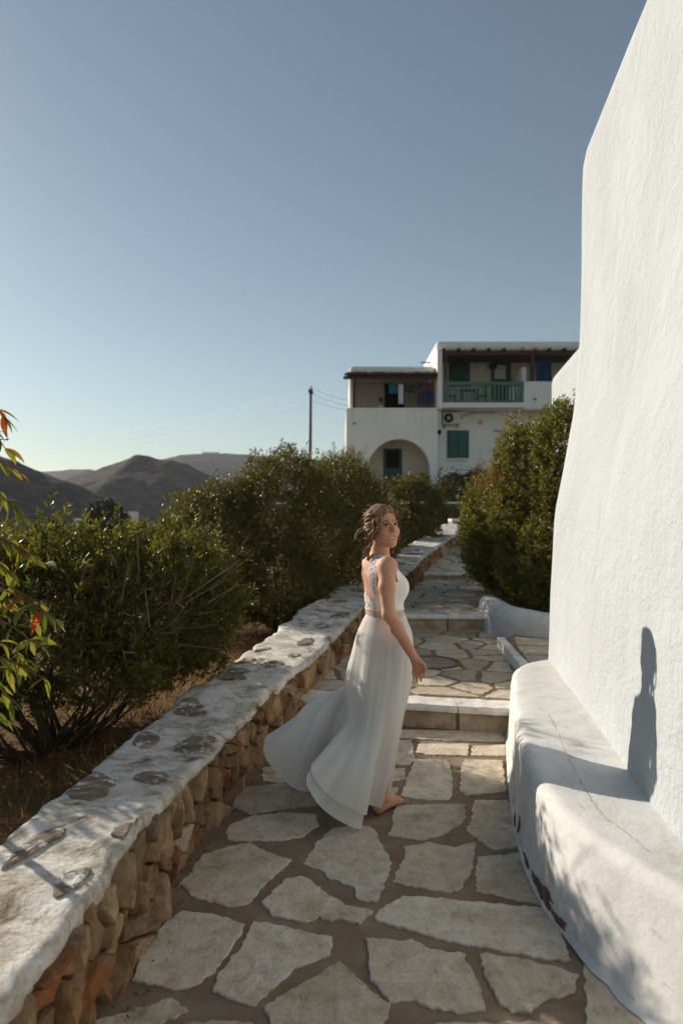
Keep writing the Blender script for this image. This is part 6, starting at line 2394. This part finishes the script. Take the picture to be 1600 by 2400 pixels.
MD = 0.5 * (KN + HM)
MD[4:8] += np.array([(0.004, -0.02, 0.0), (0.004, -0.03, 0.0), (0.01, -0.02, 0.01), (0.02, 0.0, 0.01)])
MD[11:14] += np.array([(0.0, 0.0, -0.01), (0.01, 0.0, 0.0), (0.02, 0.01, 0.0)])
LV = [L0, La, L1, L2, L3, KN, MD, HM]
zpar = [0, 0.6, 1.5, 2.6, 3.9, 5.4, 8.0]


def closed_crom(P, n):
    m = len(P)
    t = np.arange(n) * m / n
    i = np.floor(t).astype(int); f_ = (t - i)[:, None]
    p0 = P[(i - 1) % m]; p1 = P[i % m]; p2 = P[(i + 1) % m]; p3 = P[(i + 2) % m]
    return 0.5 * (2 * p1 + (p2 - p0) * f_ + (2 * p0 - 5 * p1 + 4 * p2 - p3) * f_ ** 2 + (3 * p1 - p0 - 3 * p2 + p3) * f_ ** 3)


NU, NV = 640, 110
RG = [closed_crom(L_, NU) for L_ in LV]
vv = np.zeros((NV, NU, 3))
tv = np.linspace(0, len(LV) - 1, NV)
i0 = np.clip(np.floor(tv).astype(int), 0, len(LV) - 2)
for j in range(NV):
    i = i0[j]; f_ = tv[j] - i
    p0 = RG[max(i - 1, 0)]; p1 = RG[i]; p2 = RG[i + 1]; p3 = RG[min(i + 2, len(LV) - 1)]
    vv[j] = 0.5 * (2 * p1 + (p2 - p0) * f_ + (2 * p0 - 5 * p1 + 4 * p2 - p3) * f_ ** 2 + (3 * p1 - p0 - 3 * p2 + p3) * f_ ** 3)
# pleats and soft folds along the local outward direction
du = np.roll(vv, -1, 1) - np.roll(vv, 1, 1)
dv = np.gradient(vv, axis=0)
nr_ = np.cross(du, dv)
nr_ /= np.linalg.norm(nr_, axis=2, keepdims=True) + 1e-9
cen = vv.mean(1, keepdims=True)
sgn = np.sign((nr_[:20] * (vv[:20] - cen[:20])).sum())
nr_ *= sgn
u = np.arange(NU) / NU
vfr = np.linspace(0, 1, NV)[:, None]
uw = np.cumsum(1 + 0.75 * vnoise(np.stack([u * 34, 0 * u, 0 * u], 1), 7) + 0.3 * vnoise(np.stack([u * 90, 0 * u, 0 * u], 1), 17))
uw = uw / uw[-1]
pl_ = np.abs(((uw[None] * 84) % 1) - 0.5) * 2
VV_, UU_ = np.meshgrid(np.linspace(0, 1, NV), u, indexing='ij')
pm = 0.55 + 0.45 * vnoise(np.stack([UU_.ravel() * 22, VV_.ravel() * 2.5, 0 * UU_.ravel()], 1), 27).reshape(NV, NU)
amp = 0.0034 * np.interp(vfr, [0, 0.10, 0.42, 0.66, 1], [0.6, 1, 0.65, 0.15, 0.05]) * pm
f1 = vnoise(np.stack([UU_.ravel() * 15, VV_.ravel() * 1.2, 0 * UU_.ravel()], 1), 28).reshape(NV, NU)
f2 = vnoise(np.stack([UU_.ravel() * 31, VV_.ravel() * 2.0, 0 * UU_.ravel()], 1), 29).reshape(NV, NU)
f3 = vnoise(np.stack([UU_.ravel() * 46, VV_.ravel() * 3.2, 0 * UU_.ravel()], 1), 30).reshape(NV, NU)
wrap = np.clip(np.minimum(u, 1 - u) * 25, 0, 1)[None]
fold = (f1 + 0.45 * f2 + 0.2 * f3) * wrap
tr_ = np.interp(u * K16, [0, 3, 8, 9.5, 11, 13, 14.5, 16], [1, 1, 0.9, 1.5, 1.9, 1.9, 1.2, 1])[None]
famp = 0.030 * np.interp(vfr, [0, 0.3, 0.65, 1], [0, 0.12, 0.65, 1.05]) * tr_
vv = vv + nr_ * ((pl_ - 0.5) * amp + fold * famp)[:, :, None]
vv[:, :, 2] = np.maximum(vv[:, :, 2], 0.018)
# under-layer: a little inside, full length; the sheer over-layer ends higher round the blown lobes
vs_ = vv.copy()
lift = np.interp(u * K16, [0, 1.6, 2.6, 3.4, 4.5, 5.8, 7.2, 8.0, 9.5, 10.5, 12.2, 13.5, 16], [0, 0.005, 0.02, 0.045, 0.062, 0.055, 0.035, 0.0, 0.0, 0.0, 0.0, 0, 0])
jj = np.arange(NV)[:, None] * (1 - lift[None])
j0 = np.clip(np.floor(jj).astype(int), 0, NV - 2)
fr_ = (jj - j0)[:, :, None]
uu_ = np.arange(NU)[None].repeat(NV, 0)
top = vv[j0, uu_] * (1 - fr_) + vv[j0 + 1, uu_] * fr_
sk = add("skirt", top.reshape(-1, 3), grid_faces(NU, NV, closed_u=True, flip=True), M["dress_white"], dress, smooth=True)
vi = (vv - nr_ * (0.004 + 0.012 * np.linspace(0, 1, NV))[:, None, None])[:, ::3]
keepv = np.interp(u[::3] * K16, [0, 2.4, 3.2, 7.2, 7.9, 16], [0.93, 0.95, 1.0, 1.0, 0.90, 0.90])
jj = np.arange(NV)[:, None] * keepv[None]
j0 = np.clip(np.floor(jj).astype(int), 0, NV - 2)
fr_ = (jj - j0)[:, :, None]
uu_ = np.arange(vi.shape[1])[None].repeat(NV, 0)
vi = vi[j0, uu_] * (1 - fr_) + vi[j0 + 1, uu_] * fr_
vi[:, :, 2] = np.maximum(vi[:, :, 2], 0.016)
add("underskirt", vi.reshape(-1, 3), grid_faces(vi.shape[1], vi.shape[0], closed_u=True, flip=True), M["dress_white"], dress, smooth=True)
# ring on the finger
rc = r1(1183, 1178, 3.621)
v, f = tube_vf([tuple(rc + np.array((0.0095 * math.cos(a), 0.0095 * math.sin(a), 0.0))) for a in np.linspace(0, 2 * math.pi, 13)], 0.0013, 5, cap=False)
tag(add("finger_ring", v, f, M["silver"], None, origin=tuple(rc)), "thin ring on the finger of the smiling woman", "ring")

# ------------------------------------------------------------------ air between here and the hills
v, f = box_vf(-2600, 2600, -80, 1950, -17.5, 165)
hz_ = add("haze", v, f, None)
t = NT("haze")
t.n.remove(t.b)
pv = t.new("ShaderNodeVolumePrincipled")
pv.inputs['Color'].default_value = (0.86, 0.92, 1.0, 1)
pv.inputs['Density'].default_value = 0.0002
t.link(pv.outputs[0], t.out.inputs['Volume'])
hz_.data.materials.append(t.m)
tag(hz_, "thin pale haze filling the air over the valley", "haze", kind="stuff")
